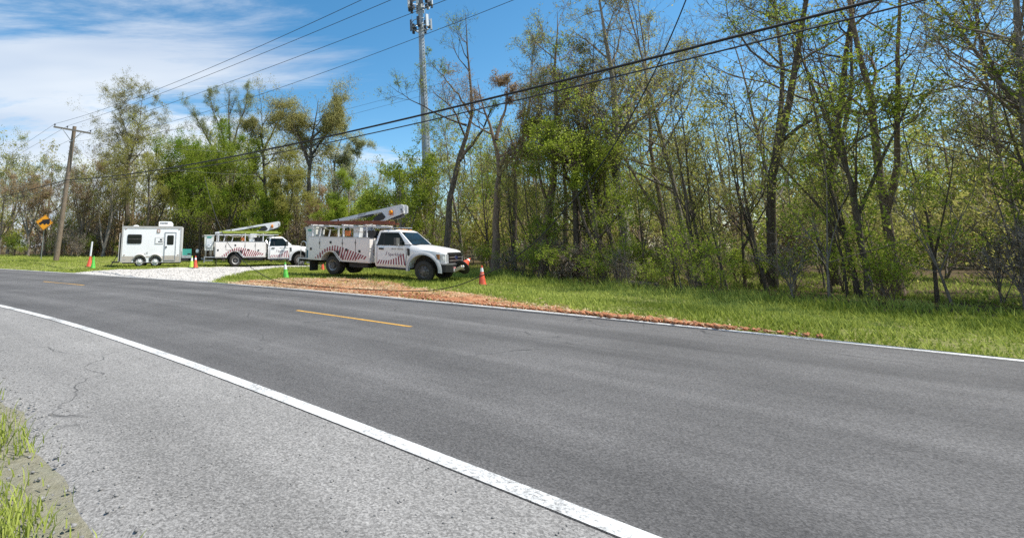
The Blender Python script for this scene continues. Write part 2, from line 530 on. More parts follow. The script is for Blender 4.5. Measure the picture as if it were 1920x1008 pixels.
# ---- verge sheet
def build_verge():
    s_i = np.arange(0, len(EP))
    dd = np.concatenate([np.arange(0.13, 10, 0.18), np.arange(10, 34, 0.6)])
    keep = s_i[(EP[:, 0] > -62)][::2]
    P, Nn = EP[keep], EN[keep]
    X = P[:, None, 0] + Nn[:, None, 0] * dd[None, :]
    Y = P[:, None, 1] + Nn[:, None, 1] * dd[None, :]
    D = np.broadcast_to(dd[None, :], X.shape)
    x, y, d = X.ravel(), Y.ravel(), D.ravel()
    gr = soft_mask(x, y, GRAVEL, 0.16, 21).astype(float)
    st = soft_mask(x, y, STRAW, 0.16, 31).astype(float)
    wd = soft_mask(x, y, WOODS_POLY, 0.5, 41).astype(float)
    z = height(x, y, d)
    z -= 0.0
    z = z + (st * (0.02 * vnoise(x * 9, y * 9, 8)) + 0.03 * st) * smooth01((d - 0.2) / 0.4)
    n, m = X.shape
    i = np.arange(n * m).reshape(n, m)
    f = np.stack([i[:-1, :-1], i[1:, :-1], i[1:, 1:], i[:-1, 1:]], -1).reshape(-1, 4)
    me = np_mesh('verge', np.stack([x, y, z], 1), f)
    for nm, v in (('gravel', gr), ('straw', st), ('litter', wd)):
        a = me.attributes.new(nm, 'FLOAT', 'POINT'); a.data.foreach_set('value', v.astype(np.float32))
    me.polygons.foreach_set('use_smooth', [True] * len(me.polygons))
    return me


def verge_material():
    m = bpy.data.materials.new('verge_ground'); m.use_nodes = True
    n, l = m.node_tree.nodes, m.node_tree.links
    b = n['Principled BSDF']; b.inputs['Roughness'].default_value = 0.95; b.inputs['Specular IOR Level'].default_value = 0.1
    t = N(n, 'ShaderNodeTexCoord')

    def ramp(scale, stops, detail=6.0, rough=0.65):
        no = N(n, 'ShaderNodeTexNoise', i_Scale=scale, i_Detail=detail, i_Roughness=rough)
        l.new(t.outputs['Object'], no.inputs['Vector'])
        r = N(n, 'ShaderNodeValToRGB')
        r.color_ramp.elements[0].position = stops[0][0]; r.color_ramp.elements[0].color = (*stops[0][1], 1)
        r.color_ramp.elements[1].position = stops[-1][0]; r.color_ramp.elements[1].color = (*stops[-1][1], 1)
        for p, c in stops[1:-1]:
            e = r.color_ramp.elements.new(p); e.color = (*c, 1)
        l.new(no.outputs[0], r.inputs[0])
        return r.outputs[0]
    soil = ramp(2.2, [(0.3, (0.13, 0.15, 0.035)), (0.5, (0.20, 0.215, 0.065)), (0.66, (0.27, 0.25, 0.11)), (0.78, (0.42, 0.33, 0.21))])
    grav = ramp(16.0, [(0.3, (0.32, 0.295, 0.26)), (0.5, (0.52, 0.49, 0.45)), (0.75, (0.64, 0.62, 0.58))], 8.0, 0.8)
    straw = ramp(1.9, [(0.30, (0.24, 0.10, 0.052)), (0.46, (0.42, 0.20, 0.105)), (0.58, (0.48, 0.31, 0.175)), (0.72, (0.60, 0.45, 0.29))], 10.0, 0.82)
    litter = ramp(3.0, [(0.3, (0.050, 0.036, 0.022)), (0.5, (0.10, 0.070, 0.040)), (0.7, (0.085, 0.095, 0.025))], 8.0, 0.7)
    cur = soil
    for nm, c in (('litter', litter), ('gravel', grav), ('straw', straw)):
        a = N(n, 'ShaderNodeAttribute', attribute_name=nm)
        mx = N(n, 'ShaderNodeMixRGB'); l.new(a.outputs['Fac'], mx.inputs[0]); l.new(cur, mx.inputs[1]); l.new(c, mx.inputs[2])
        cur = mx.outputs[0]
    l.new(cur, b.inputs['Base Color'])
    no = N(n, 'ShaderNodeTexNoise', i_Scale=22.0, i_Detail=6.0, i_Roughness=0.7); l.new(t.outputs['Object'], no.inputs['Vector'])
    bp = N(n, 'ShaderNodeBump', i_Strength=0.9, i_Distance=0.05); l.new(no.outputs[0], bp.inputs['Height']); l.new(bp.outputs[0], b.inputs['Normal'])
    return m


MAT['verge'] = verge_material()
tag(new_obj('verge', build_verge(), None, ['verge']), kind='structure')

MAT['woodland_floor'] = material('woodland_floor', (0.11, 0.085, 0.045), 0.95, var=0.3, scale=0.6, col2=(0.055, 0.06, 0.02), bump=0.5, bscale=6, spec=0.1)
gx, gy = np.meshgrid(np.linspace(-420, 420, 60), np.linspace(-60, 520, 50), indexing='ij')
gi = np.arange(gx.size).reshape(gx.shape)
gf = np.stack([gi[:-1, :-1], gi[1:, :-1], gi[1:, 1:], gi[:-1, 1:]], -1).reshape(-1, 4)
gme = np_mesh('ground', np.stack([gx.ravel(), gy.ravel(), np.full(gx.size, -0.14)], 1), gf)
tag(new_obj('ground', gme, None, ['woodland_floor']), kind='structure')


# ---- road, shoulder and markings
def strip(name, d0, d1, z, mat, i0=0, i1=None, nd=2, kind='structure'):
    sl = slice(i0, i1, 3)
    P, Nn = EP[sl], EN[sl]
    dd = np.linspace(d0, d1, nd)
    X = P[:, None, 0] + Nn[:, None, 0] * dd; Y = P[:, None, 1] + Nn[:, None, 1] * dd
    n, m = X.shape
    i = np.arange(n * m).reshape(n, m)
    f = np.stack([i[:-1, :-1], i[:-1, 1:], i[1:, 1:], i[1:, :-1]], -1).reshape(-1, 4)[:, ::-1]
    me = np_mesh(name, np.stack([X.ravel(), Y.ravel(), np.full(n * m, z)], 1), f)
    uv = me.attributes.new('lane', 'FLOAT', 'POINT'); uv.data.foreach_set('value', np.broadcast_to(dd, X.shape).ravel().astype(np.float32))
    al = me.attributes.new('along', 'FLOAT', 'POINT'); al.data.foreach_set('value', np.broadcast_to(ES[sl][:, None], X.shape).ravel().astype(np.float32))
    return tag(new_obj(name, me, None, [mat]), kind=kind)


def asphalt(name, c0, c1, streak=0.25):
    m = bpy.data.materials.new(name); m.use_nodes = True
    n, l = m.node_tree.nodes, m.node_tree.links
    b = n['Principled BSDF']; b.inputs['Roughness'].default_value = 0.82; b.inputs['Specular IOR Level'].default_value = 0.35
    t = N(n, 'ShaderNodeTexCoord')
    fine = N(n, 'ShaderNodeTexNoise', i_Scale=55.0, i_Detail=8.0, i_Roughness=0.8); l.new(t.outputs['Object'], fine.inputs['Vector'])
    r = N(n, 'ShaderNodeValToRGB')
    r.color_ramp.elements[0].position = 0.32; r.color_ramp.elements[0].color = (*c0, 1)
    r.color_ramp.elements[1].position = 0.70; r.color_ramp.elements[1].color = (*c1, 1)
    l.new(fine.outputs[0], r.inputs[0])
    # tyre tracks: streaks that run along the road
    la = N(n, 'ShaderNodeAttribute', attribute_name='lane'); alo = N(n, 'ShaderNodeAttribute', attribute_name='along')
    cb = N(n, 'ShaderNodeCombineXYZ'); l.new(la.outputs['Fac'], cb.inputs[0])
    sc = N(n, 'ShaderNodeMath', operation='MULTIPLY', i_1=0.045); l.new(alo.outputs['Fac'], sc.inputs[0]); l.new(sc.outputs[0], cb.inputs[1])
    st = N(n, 'ShaderNodeTexNoise', i_Scale=1.7, i_Detail=6.0, i_Roughness=0.6); l.new(cb.outputs[0], st.inputs['Vector'])
    blot = N(n, 'ShaderNodeTexNoise', i_Scale=0.5, i_Detail=5.0, i_Roughness=0.6); l.new(t.outputs['Object'], blot.inputs['Vector'])
    ad = N(n, 'ShaderNodeMath', operation='ADD'); l.new(st.outputs[0], ad.inputs[0]); l.new(blot.outputs[0], ad.inputs[1])
    mr_ = N(n, 'ShaderNodeMapRange'); mr_.inputs['From Min'].default_value = 0.7; mr_.inputs['From Max'].default_value = 1.3
    mr_.inputs['To Min'].default_value = 1 - streak; mr_.inputs['To Max'].default_value = 1 + streak
    l.new(ad.outputs[0], mr_.inputs['Value'])
    vm = N(n, 'ShaderNodeVectorMath', operation='SCALE'); l.new(r.outputs[0], vm.inputs[0]); l.new(mr_.outputs[0], vm.inputs['Scale'])
    # stones in the binder, and the worn wheel paths either side of each lane's darker middle
    stn = N(n, 'ShaderNodeTexVoronoi', feature='F1', i_Scale=95.0); l.new(t.outputs['Object'], stn.inputs['Vector'])
    sr = N(n, 'ShaderNodeMapRange'); sr.inputs['To Min'].default_value = 0.62; sr.inputs['To Max'].default_value = 1.38
    spx = N(n, 'ShaderNodeSeparateXYZ'); l.new(stn.outputs['Color'], spx.inputs[0]); l.new(spx.outputs[0], sr.inputs['Value'])
    wp = N(n, 'ShaderNodeMath', operation='MULTIPLY', i_1=2 * math.pi / 1.83); l.new(la.outputs['Fac'], wp.inputs[0])
    cs = N(n, 'ShaderNodeMath', operation='COSINE'); l.new(wp.outputs[0], cs.inputs[0])
    wr = N(n, 'ShaderNodeMapRange'); wr.inputs['From Min'].default_value = -1; wr.inputs['From Max'].default_value = 1
    wr.inputs['To Min'].default_value = 1 + streak * 0.35; wr.inputs['To Max'].default_value = 1 - streak * 0.35; l.new(cs.outputs[0], wr.inputs['Value'])
    fm = N(n, 'ShaderNodeMath', operation='MULTIPLY'); l.new(sr.outputs[0], fm.inputs[0]); l.new(wr.outputs[0], fm.inputs[1])
    vm0 = vm
    vm = N(n, 'ShaderNodeVectorMath', operation='SCALE'); l.new(vm0.outputs[0], vm.inputs[0]); l.new(fm.outputs[0], vm.inputs['Scale'])
    # hairline cracks, a few and broken
    wob = N(n, 'ShaderNodeTexNoise', i_Scale=1.2, i_Detail=6.0); l.new(t.outputs['Object'], wob.inputs['Vector'])
    wm = N(n, 'ShaderNodeVectorMath', operation='MULTIPLY_ADD'); wm.inputs[1].default_value = (1.4, 1.4, 0)
    l.new(wob.outputs['Color'], wm.inputs[0]); l.new(t.outputs['Object'], wm.inputs[2])
    vo = N(n, 'ShaderNodeTexVoronoi', feature='DISTANCE_TO_EDGE', i_Scale=0.33); l.new(wm.outputs[0], vo.inputs['Vector'])
    lt = N(n, 'ShaderNodeMapRange'); lt.inputs['From Min'].default_value = 0.001; lt.inputs['From Max'].default_value = 0.006
    lt.inputs['To Min'].default_value = 0.8; lt.inputs['To Max'].default_value = 0.0; l.new(vo.outputs['Distance'], lt.inputs['Value'])
    gate = N(n, 'ShaderNodeMapRange'); gate.inputs['From Min'].default_value = 0.50; gate.inputs['From Max'].default_value = 0.60; l.new(blot.outputs[0], gate.inputs['Value'])
    cm = N(n, 'ShaderNodeMath', operation='MULTIPLY'); l.new(lt.outputs[0], cm.inputs[0]); l.new(gate.outputs[0], cm.inputs[1])
    mx = N(n, 'ShaderNodeMixRGB'); mx.inputs[2].default_value = (0.03, 0.03, 0.03, 1)
    l.new(cm.outputs[0], mx.inputs[0]); l.new(vm.outputs[0], mx.inputs[1]); l.new(mx.outputs[0], b.inputs['Base Color'])
    bp = N(n, 'ShaderNodeBump', i_Strength=0.5, i_Distance=0.012); l.new(fine.outputs[0], bp.inputs['Height']); l.new(bp.outputs[0], b.inputs['Normal'])
    return m


def paint(name, col):
    m = material(name, col, 0.7, var=0.12, scale=14, col2=tuple(c * 0.62 for c in col), detail=8.0, bump=0.3, bscale=80)
    n, l = m.node_tree.nodes, m.node_tree.links
    b = n['Principled BSDF']; src = b.inputs['Base Color'].links[0].from_socket
    t = N(n, 'ShaderNodeTexCoord')
    w1 = N(n, 'ShaderNodeTexNoise', i_Scale=34.0, i_Detail=10.0, i_Roughness=0.85); l.new(t.outputs['Object'], w1.inputs['Vector'])
    w2 = N(n, 'ShaderNodeTexNoise', i_Scale=1.3, i_Detail=4.0); l.new(t.outputs['Object'], w2.inputs['Vector'])
    ad = N(n, 'ShaderNodeMath', operation='MULTIPLY_ADD', i_1=0.45); l.new(w2.outputs[0], ad.inputs[0]); l.new(w1.outputs[0], ad.inputs[2])
    th = N(n, 'ShaderNodeMapRange'); th.inputs['From Min'].default_value = 0.72; th.inputs['From Max'].default_value = 0.86; l.new(ad.outputs[0], th.inputs['Value'])
    mx = N(n, 'ShaderNodeMixRGB'); mx.inputs[2].default_value = (0.11, 0.108, 0.105, 1)
    l.new(th.outputs[0], mx.inputs[0]); l.new(src, mx.inputs[1]); l.new(mx.outputs[0], b.inputs['Base Color'])
    return m


MAT['asphalt'] = asphalt('asphalt', (0.060, 0.0575, 0.0555), (0.142, 0.1375, 0.134), 0.32)
MAT['asphalt_old'] = asphalt('asphalt_old', (0.12, 0.115, 0.108), (0.30, 0.29, 0.275), 0.2)
MAT['line_white'] = paint('line_white', (0.66, 0.66, 0.64))
MAT['line_yellow'] = paint('line_yellow', (0.66, 0.36, 0.05))
strip('road', -7.885, 0.16, 0.0, 'asphalt', nd=24)
def build_shoulder():
    sl = slice(0, None, 2)
    P, Nn, S = EP[sl], EN[sl], ES[sl]
    dd = np.linspace(0, 1, 12)
    edge = -9.75 + 0.16 * vnoise(S * 0.6, S * 0, 91) + 0.10 * vnoise(S * 2.3, S * 0, 92) + 0.05 * vnoise(S * 6, S * 0, 93)
    D = -7.84 + (edge[:, None] + 7.84) * dd[None]
    X = P[:, None, 0] + Nn[:, None, 0] * D; Y = P[:, None, 1] + Nn[:, None, 1] * D
    n, m = X.shape
    i = np.arange(n * m).reshape(n, m)
    f = np.stack([i[:-1, :-1], i[1:, :-1], i[1:, 1:], i[:-1, 1:]], -1).reshape(-1, 4)
    Z = np.full(X.shape, -0.004); Z[:, -1] = -0.05
    me = np_mesh('shoulder', np.stack([X.ravel(), Y.ravel(), Z.ravel()], 1), f[:, ::-1])
    for nm, v in (('lane', D), ('along', np.broadcast_to(S[:, None], X.shape))):
        a_ = me.attributes.new(nm, 'FLOAT', 'POINT'); a_.data.foreach_set('value', np.ascontiguousarray(v.ravel(), dtype=np.float32))
    return me


tag(new_obj('shoulder', build_shoulder(), None, ['asphalt_old']), kind='structure')


def build_near_verge():
    keep = np.where((EP[:, 0] > -40))[0][::2]
    dd = -np.concatenate([np.arange(9.3, 14, 0.12), np.arange(14, 30, 1.0)])
    X = EP[keep][:, None, 0] + EN[keep][:, None, 0] * dd; Y = EP[keep][:, None, 1] + EN[keep][:, None, 1] * dd
    x, y = X.ravel(), Y.ravel(); d = np.broadcast_to(dd, X.shape).ravel()
    z = -0.045 + smooth01((-9.6 - d) / 0.5) * (0.035 + 0.03 * vnoise(x * 1.1, y * 1.1, 61) + 0.012 * vnoise(x * 5, y * 5, 62)) - 0.02 * smooth01((-11 - d) / 4)
    gm = smooth01((d + 10.55 + 0.35 * vnoise(x * 0.9, y * 0.9, 63) + 0.25 * vnoise(x * 3.3, y * 3.3, 64)) / 0.3)
    n, m = X.shape
    i = np.arange(n * m).reshape(n, m)
    f = np.stack([i[:-1, :-1], i[:-1, 1:], i[1:, 1:], i[1:, :-1]], -1).reshape(-1, 4)[:, ::-1]
    me = np_mesh('near_verge', np.stack([x, y, z], 1), f[:, ::-1])
    for nm, v in (('gravel', gm * 0.35), ('straw', x * 0), ('litter', gm * 0.3 + 0.25)):
        a = me.attributes.new(nm, 'FLOAT', 'POINT'); a.data.foreach_set('value', v.astype(np.float32))
    me.polygons.foreach_set('use_smooth', [True] * len(me.polygons))
    return me


tag(new_obj('near_verge', build_near_verge(), None, ['verge']), kind='structure')
strip('road_marking', -0.09, 0.075, 0.004, 'line_white')
strip('road_marking', -7.88, -7.73, 0.004, 'line_white')
ci = lambda x: int(np.argmin(np.abs((EP - EN * 3.66)[:, 0] - x)))
for xa in (-11.11, -0.49):
    i0 = ci(xa)
    strip('road_marking', -3.71, -3.61, 0.004, 'line_yellow', i0, i0 + 23)
for k in (1, 2, 3):
    i0 = ci(-11.11) - int(k * 13.6 / 0.15)
    strip('road_marking', -3.71, -3.61, 0.004, 'line_yellow', i0, i0 + 23)


# ------------------------------------------------------------------ scattered ground cover (nobody could count it)
def scatter(nm, n_try, mask_fn, seed, drange=(0.05, 14), xr=(-45, 24)):
    rng = np.random.default_rng(seed)
    cand = np.where((EP[:, 0] > xr[0]) & (EP[:, 0] < xr[1]))[0]
    i = rng.choice(cand, n_try); d = rng.uniform(*drange, n_try)
    j = rng.uniform(-0.08, 0.08, (n_try, 2))
    x = EP[i, 0] + EN[i, 0] * d + j[:, 0]; y = EP[i, 1] + EN[i, 1] * d + j[:, 1]
    k = mask_fn(x, y, d, rng)
    x, y, d = x[k], y[k], d[k]
    return x, y, height(x, y, d), d, rng


def visible_weight(x, y):
    """thin out with the distance from the photographer"""
    return np.clip(15.0 / np.hypot(x, y), 0, 1) ** 1.3


def grass_mask(x, y, d, rng):
    ok = ~soft_mask(x, y, GRAVEL, 0.2, 21)
    st = soft_mask(x, y, STRAW, 0.16, 31)
    wd = soft_mask(x, y, WOODS_POLY, 0.7, 41)
    patch = 0.5 + 0.5 * vnoise(x * 0.8, y * 0.8, 12) + 0.35 * vnoise(x * 2.7, y * 2.7, 13)
    p = visible_weight(x, y) * np.where(st, np.where(patch > 0.66, 0.65, 0.09), np.clip(0.35 + patch, 0.12, 1)) * np.where(wd, 0.30, 1.0)
    p *= np.where(d < 0.5, 0.25, 1)
    return ok & (rng.random(len(x)) < p) & (y > -1)


gx_, gy_, gz_, gd_, rng = scatter('grass', 1500000, grass_mask, 5, (0.1, 24), (-48, 20))
nb = len(gx_)
wdm = soft_mask(gx_, gy_, WOODS_POLY, 0.7, 41)
edge_tall = np.zeros(nb)
for (ax, ay), (bx, by) in zip(WOODS_EDGE[:-1], WOODS_EDGE[1:]):
    vx, vy = bx - ax, by - ay
    tt = np.clip(((gx_ - ax) * vx + (gy_ - ay) * vy) / (vx * vx + vy * vy), 0, 1)
    dist = np.hypot(gx_ - ax - tt * vx, gy_ - ay - tt * vy)
    edge_tall = np.maximum(edge_tall, smooth01(1 - dist / 1.6))
hgt = (0.05 + 0.075 * rng.random(nb)) * (1 + 0.5 * vnoise(gx_ * 0.7, gy_ * 0.7, 15)) * (1 + 2.0 * edge_tall * np.where(gx_ > 2, 1, 0.4)) * np.clip(np.hypot(gx_, gy_) / 20, 0.9, 1.15) * np.where(gx_ < 2, 0.75, 1.0)
hgt *= np.where(rng.random(nb) < 0.04, 1.8, 1)
wid = 0.010 + 0.010 * rng.random(nb) * np.clip(np.hypot(gx_, gy_) / 14, 0.8, 2.2)
ang = rng.uniform(0, 2 * np.pi, nb); lean = rng.uniform(0, 0.9, nb) * hgt; la_ = rng.uniform(0, 2 * np.pi, nb)
base = np.stack([gx_, gy_, gz_ - 0.01], 1)
side = np.stack([np.cos(ang), np.sin(ang), np.zeros(nb)], 1) * wid[:, None]
tip = base + np.stack([np.cos(la_) * lean, np.sin(la_) * lean, hgt], 1)
gv = np.stack([base - side, base + side, tip], 1).reshape(-1, 3)
tn = np.clip(0.5 + 0.3 * vnoise(gx_ * 0.5, gy_ * 0.5, 17) + rng.normal(0, 0.22, nb), 0, 1)
gme = np_mesh('grass', gv, np.arange(nb * 3).reshape(-1, 3), tint=np.repeat(tn, 3))
tag(new_obj('grass', gme, None, ['grass_blade']), 'short spring grass growing on the verge between road and woods', 'grass', kind='stuff')


rng = np.random.default_rng(55)
cand = np.where((EP[:, 0] > -16) & (EP[:, 0] < 14))[0]
n_ = 420000
i_ = rng.choice(cand, n_); d_ = -rng.uniform(9.8, 13.2, n_)
x_ = EP[i_, 0] + EN[i_, 0] * d_ + rng.normal(0, 0.05, n_); y_ = EP[i_, 1] + EN[i_, 1] * d_ + rng.normal(0, 0.05, n_)
cl_ = vnoise(x_ * 1.6, y_ * 1.6, 71) + 0.6 * vnoise(x_ * 5, y_ * 5, 72)
ok = (y_ > 1.6) & (y_ < 12) & (x_ > -0.95 * y_ - 1.2) & (x_ < 1.2) & (rng.random(n_) < np.clip((-9.85 - d_) / 0.6 + 0.45 * cl_ + 0.12, 0.03, 1) * np.clip(7 / np.hypot(x_, y_), 0, 1))
x_, y_, d_ = x_[ok], y_[ok], d_[ok]; nb = len(x_)
z_ = -0.02 + 0.03 * smooth01((-9.35 - d_) / 0.5)
h_ = rng.uniform(0.03, 0.12, nb) * (1 + 0.5 * vnoise(x_ * 1.3, y_ * 1.3, 73)); w_ = rng.uniform(0.003, 0.0065, nb) * np.clip(np.hypot(x_, y_) / 5, 1, 2)
an, la_ = rng.uniform(0, 2 * np.pi, nb), rng.uniform(0, 2 * np.pi, nb)
b0_ = np.stack([x_, y_, z_], 1); sd_ = np.stack([np.cos(an), np.sin(an), 0 * an], 1) * w_[:, None]
ln_ = rng.uniform(0.1, 0.9, nb) * h_; dr_ = np.stack([np.cos(la_), np.sin(la_), 0 * la_], 1) * ln_[:, None]
mid_ = b0_ + dr_ * 0.35 + np.stack([0 * h_, 0 * h_, h_ * 0.6], 1); tip_ = b0_ + dr_ + np.stack([0 * h_, 0 * h_, h_], 1)
gv2 = np.stack([b0_ - sd_, b0_ + sd_, mid_ + sd_ * 0.7, mid_ - sd_ * 0.7, tip_], 1).reshape(-1, 3)
k5 = np.arange(nb)[:, None] * 5
me_ = np_mesh('grass', gv2, [k5 + np.array([0, 1, 2, 3]), k5 + np.array([3, 2, 4])], tint=np.repeat(np.clip(0.45 + 0.2 * vnoise(x_ * 0.7, y_ * 0.7, 74) + rng.normal(0, 0.25, nb), 0, 1), 5))
tag(new_obj('grass', me_, None, ['grass_blade']), 'thin grass growing at the near edge of the road shoulder', 'grass', kind='stuff')


def straw_mask(x, y, d, rng):
    st = soft_mask(x, y, STRAW, 0.20, 31)
    near = soft_mask(x, y, STRAW, 0.7, 77)
    thin = np.where(x > 2.2, 0.55, 1.0) * np.clip(0.55 + 0.6 * vnoise(((x - y) * 0.707) * 0.45, d * 2.6, 83) + 0.5 * vnoise(x * 2.2, y * 2.2, 84), 0.04, 1)
    return (st & (rng.random(len(x)) < thin)) | (near & ~st & (rng.random(len(x)) < 0.14))


sx_, sy_, sz_, sd_, rng = scatter('straw', 150000, straw_mask, 6, (0.05, 9), (-6, 16))
nb = len(sx_)
ang = rng.uniform(0, 2 * np.pi, nb); ln = rng.uniform(0.015, 0.06, nb); wd_ = rng.uniform(0.004, 0.012, nb)
dv = np.stack([np.cos(ang) * ln, np.sin(ang) * ln, rng.normal(0, 0.25, nb) * ln], 1)
sv = np.stack([-np.sin(ang) * wd_, np.cos(ang) * wd_, rng.normal(0, 0.3, nb) * wd_], 1)
c = np.stack([sx_, sy_, sz_ + 0.035 + rng.random(nb) * 0.035 + 0.02 * vnoise(sx_ * 9, sy_ * 9, 8)], 1)
v = np.stack([c - dv - sv, c + dv - sv, c + dv + sv, c - dv + sv], 1).reshape(-1, 3)
tn = np.clip(0.52 + 0.42 * vnoise(((sx_ - sy_) * 0.707) * 0.55, sd_ * 3.6, 19) + 0.2 * vnoise(sx_ * 2.4, sy_ * 2.4, 20) + rng.normal(0, 0.22, nb), 0, 1)
sme = np_mesh('straw_mulch', v, np.arange(nb * 4).reshape(-1, 4), tint=np.repeat(tn, 4))
tag(new_obj('straw_mulch', sme, None, ['straw']), 'orange tan straw and wood chips spread over bare clay by the road', 'mulch', kind='stuff')

ICO = None


def rocks(name, x, y, z, size, mat, label, cat, rng, flat=0.7, tint=None):
    bm = bmesh.new(); bmesh.ops.create_icosphere(bm, subdivisions=1, radius=1.0)
    iv = np.array([v.co for v in bm.verts]); ifc = np.array([[v.index for v in f.verts] for f in bm.faces]); bm.free()
    n = len(x); k = len(iv)
    jit = 1 + rng.uniform(-0.35, 0.35, (n, k, 1))
    a = rng.uniform(0, 2 * np.pi, n)
    V = iv[None] * jit * size[:, None, None]
    V[:, :, 2] *= flat; V[:, :, 0] *= rng.uniform(0.7, 1.4, (n, 1))
    ca, sa = np.cos(a)[:, None], np.sin(a)[:, None]
    V = np.stack([V[:, :, 0] * ca - V[:, :, 1] * sa, V[:, :, 0] * sa + V[:, :, 1] * ca, V[:, :, 2]], -1)
    V += np.stack([x, y, z], 1)[:, None]
    F = (ifc[None] + (np.arange(n) * k)[:, None, None]).reshape(-1, 3)
    me = np_mesh(name, V.reshape(-1, 3), F, tint=np.repeat(tint if tint is not None else rng.random(n), k))
    return tag(new_obj(name, me, None, [mat]), label, cat, kind='stuff')


# ridge of red clay clods the grader left along the road edge
rng = np.random.default_rng(9)
cand = np.where((EP[:, 0] > -1.5) & (EP[:, 0] < 7.6))[0]
i = rng.choice(cand, 3600)
dr = 0.80 + 0.28 * vnoise(ES[i] * 0.35, ES[i] * 0, 4) + rng.normal(0, 0.16, len(i)) - 0.25 * smooth01((EP[i, 0] - 3) / 6)
kx, ky = EP[i, 0] + EN[i, 0] * dr, EP[i, 1] + EN[i, 1] * dr
kz = height(kx, ky, dr) + 0.055
amt = 0.5 + 0.5 * vnoise(ES[i] * 0.8, ES[i] * 0, 14)
sz = rng.uniform(0.012, 0.055, len(i)) * (0.5 + amt) * np.where(EP[i, 0] < 2.5, 0.6, np.clip(1.25 - 0.07 * EP[i, 0], 0.5, 1.0))
rocks('clay_clods', kx, ky, kz, sz, 'clay', 'ridge of reddish clay clods along the far edge of the road', 'soil', rng)


def grav_mask(x, y, d, rng):
    return soft_mask(x, y, GRAVEL, 0.25, 21) & (rng.random(len(x)) < 0.9)


px_, py_, pz_, pd_, rng = scatter('gravel', 12000, grav_mask, 8, (0.2, 16), (-18, 0))
rocks('gravel', px_, py_, pz_ + 0.005, rng.uniform(0.012, 0.032, len(px_)), 'pebble', 'white crushed stone gravel covering the driveway', 'gravel', rng)
# loose grit along the near shoulder
rng = np.random.default_rng(10)
cand = np.where((EP[:, 0] > -6) & (EP[:, 0] < 10))[0]
i = rng.choice(cand, 3400); dr = np.where(rng.random(len(i)) < 0.25, -7.95 - np.abs(rng.normal(0, 0.9, len(i))), -9.85 + rng.normal(0, 0.33, len(i)))
rocks('loose_grit', EP[i, 0] + EN[i, 0] * dr, EP[i, 1] + EN[i, 1] * dr, np.where(dr < -9.7, -0.01, 0.0), rng.uniform(0.003, 0.008, len(i)) * np.where(dr < -9.5, rng.uniform(0.8, 2.2, len(i)), 1), 'grit', 'loose grit lying on the pale near shoulder', 'grit', rng, tint=rng.random(len(i)) * 0.4)


# ------------------------------------------------------------------ trees
def walk(start, dirs, length, nseg, wig, up, rng, droop=0.0):
    """grow B polylines at once: start (B,3), dirs (B,3), length (B,) -> (B,nseg+1,3)"""
    B = len(start)
    P = np.empty((B, nseg + 1, 3)); P[:, 0] = start
    d = dirs / np.linalg.norm(dirs, axis=1)[:, None]
    st = (length / nseg)[:, None]
    for k in range(nseg):
        d = d + rng.normal(0, wig, (B, 3)) + np.array([0, 0, up - droop * k / nseg])
        d /= np.linalg.norm(d, axis=1)[:, None]
        P[:, k + 1] = P[:, k] + d * st
    return P


def tubes(P, Rr, sides):
    """(B,n,3),(B,n) -> verts, quads"""
    B, n, _ = P.shape
    T = np.empty_like(P); T[:, 1:-1] = P[:, 2:] - P[:, :-2]; T[:, 0] = P[:, 1] - P[:, 0]; T[:, -1] = P[:, -1] - P[:, -2]
    T /= np.linalg.norm(T, axis=2)[..., None] + 1e-9
    ref = np.where(np.abs(T[..., 2:3]) < 0.85, np.array([0, 0, 1.0]), np.array([1.0, 0, 0]))
    A = np.cross(T, ref); A /= np.linalg.norm(A, axis=2)[..., None] + 1e-9
    Bn = np.cross(T, A)
    if sides == 1:              # a twig too thin to show its roundness: a ribbon
        V = np.stack([P - A * Rr[..., None], P + A * Rr[..., None]], 2)
        idx = np.arange(B * n * 2).reshape(B, n, 2)
        return V.reshape(-1, 3), np.stack([idx[:, :-1, 0], idx[:, :-1, 1], idx[:, 1:, 1], idx[:, 1:, 0]], -1).reshape(-1, 4)
    a = np.arange(sides) * 2 * np.pi / sides
    V = P[:, :, None] + (A[:, :, None] * np.cos(a)[None, None, :, None] + Bn[:, :, None] * np.sin(a)[None, None, :, None]) * Rr[:, :, None, None]
    idx = np.arange(B * n * sides).reshape(B, n, sides)
    q = np.stack([idx[:, :-1], np.roll(idx[:, :-1], -1, 2), np.roll(idx[:, 1:], -1, 2), idx[:, 1:]], -1).reshape(-1, 4)
    return V.reshape(-1, 3), q


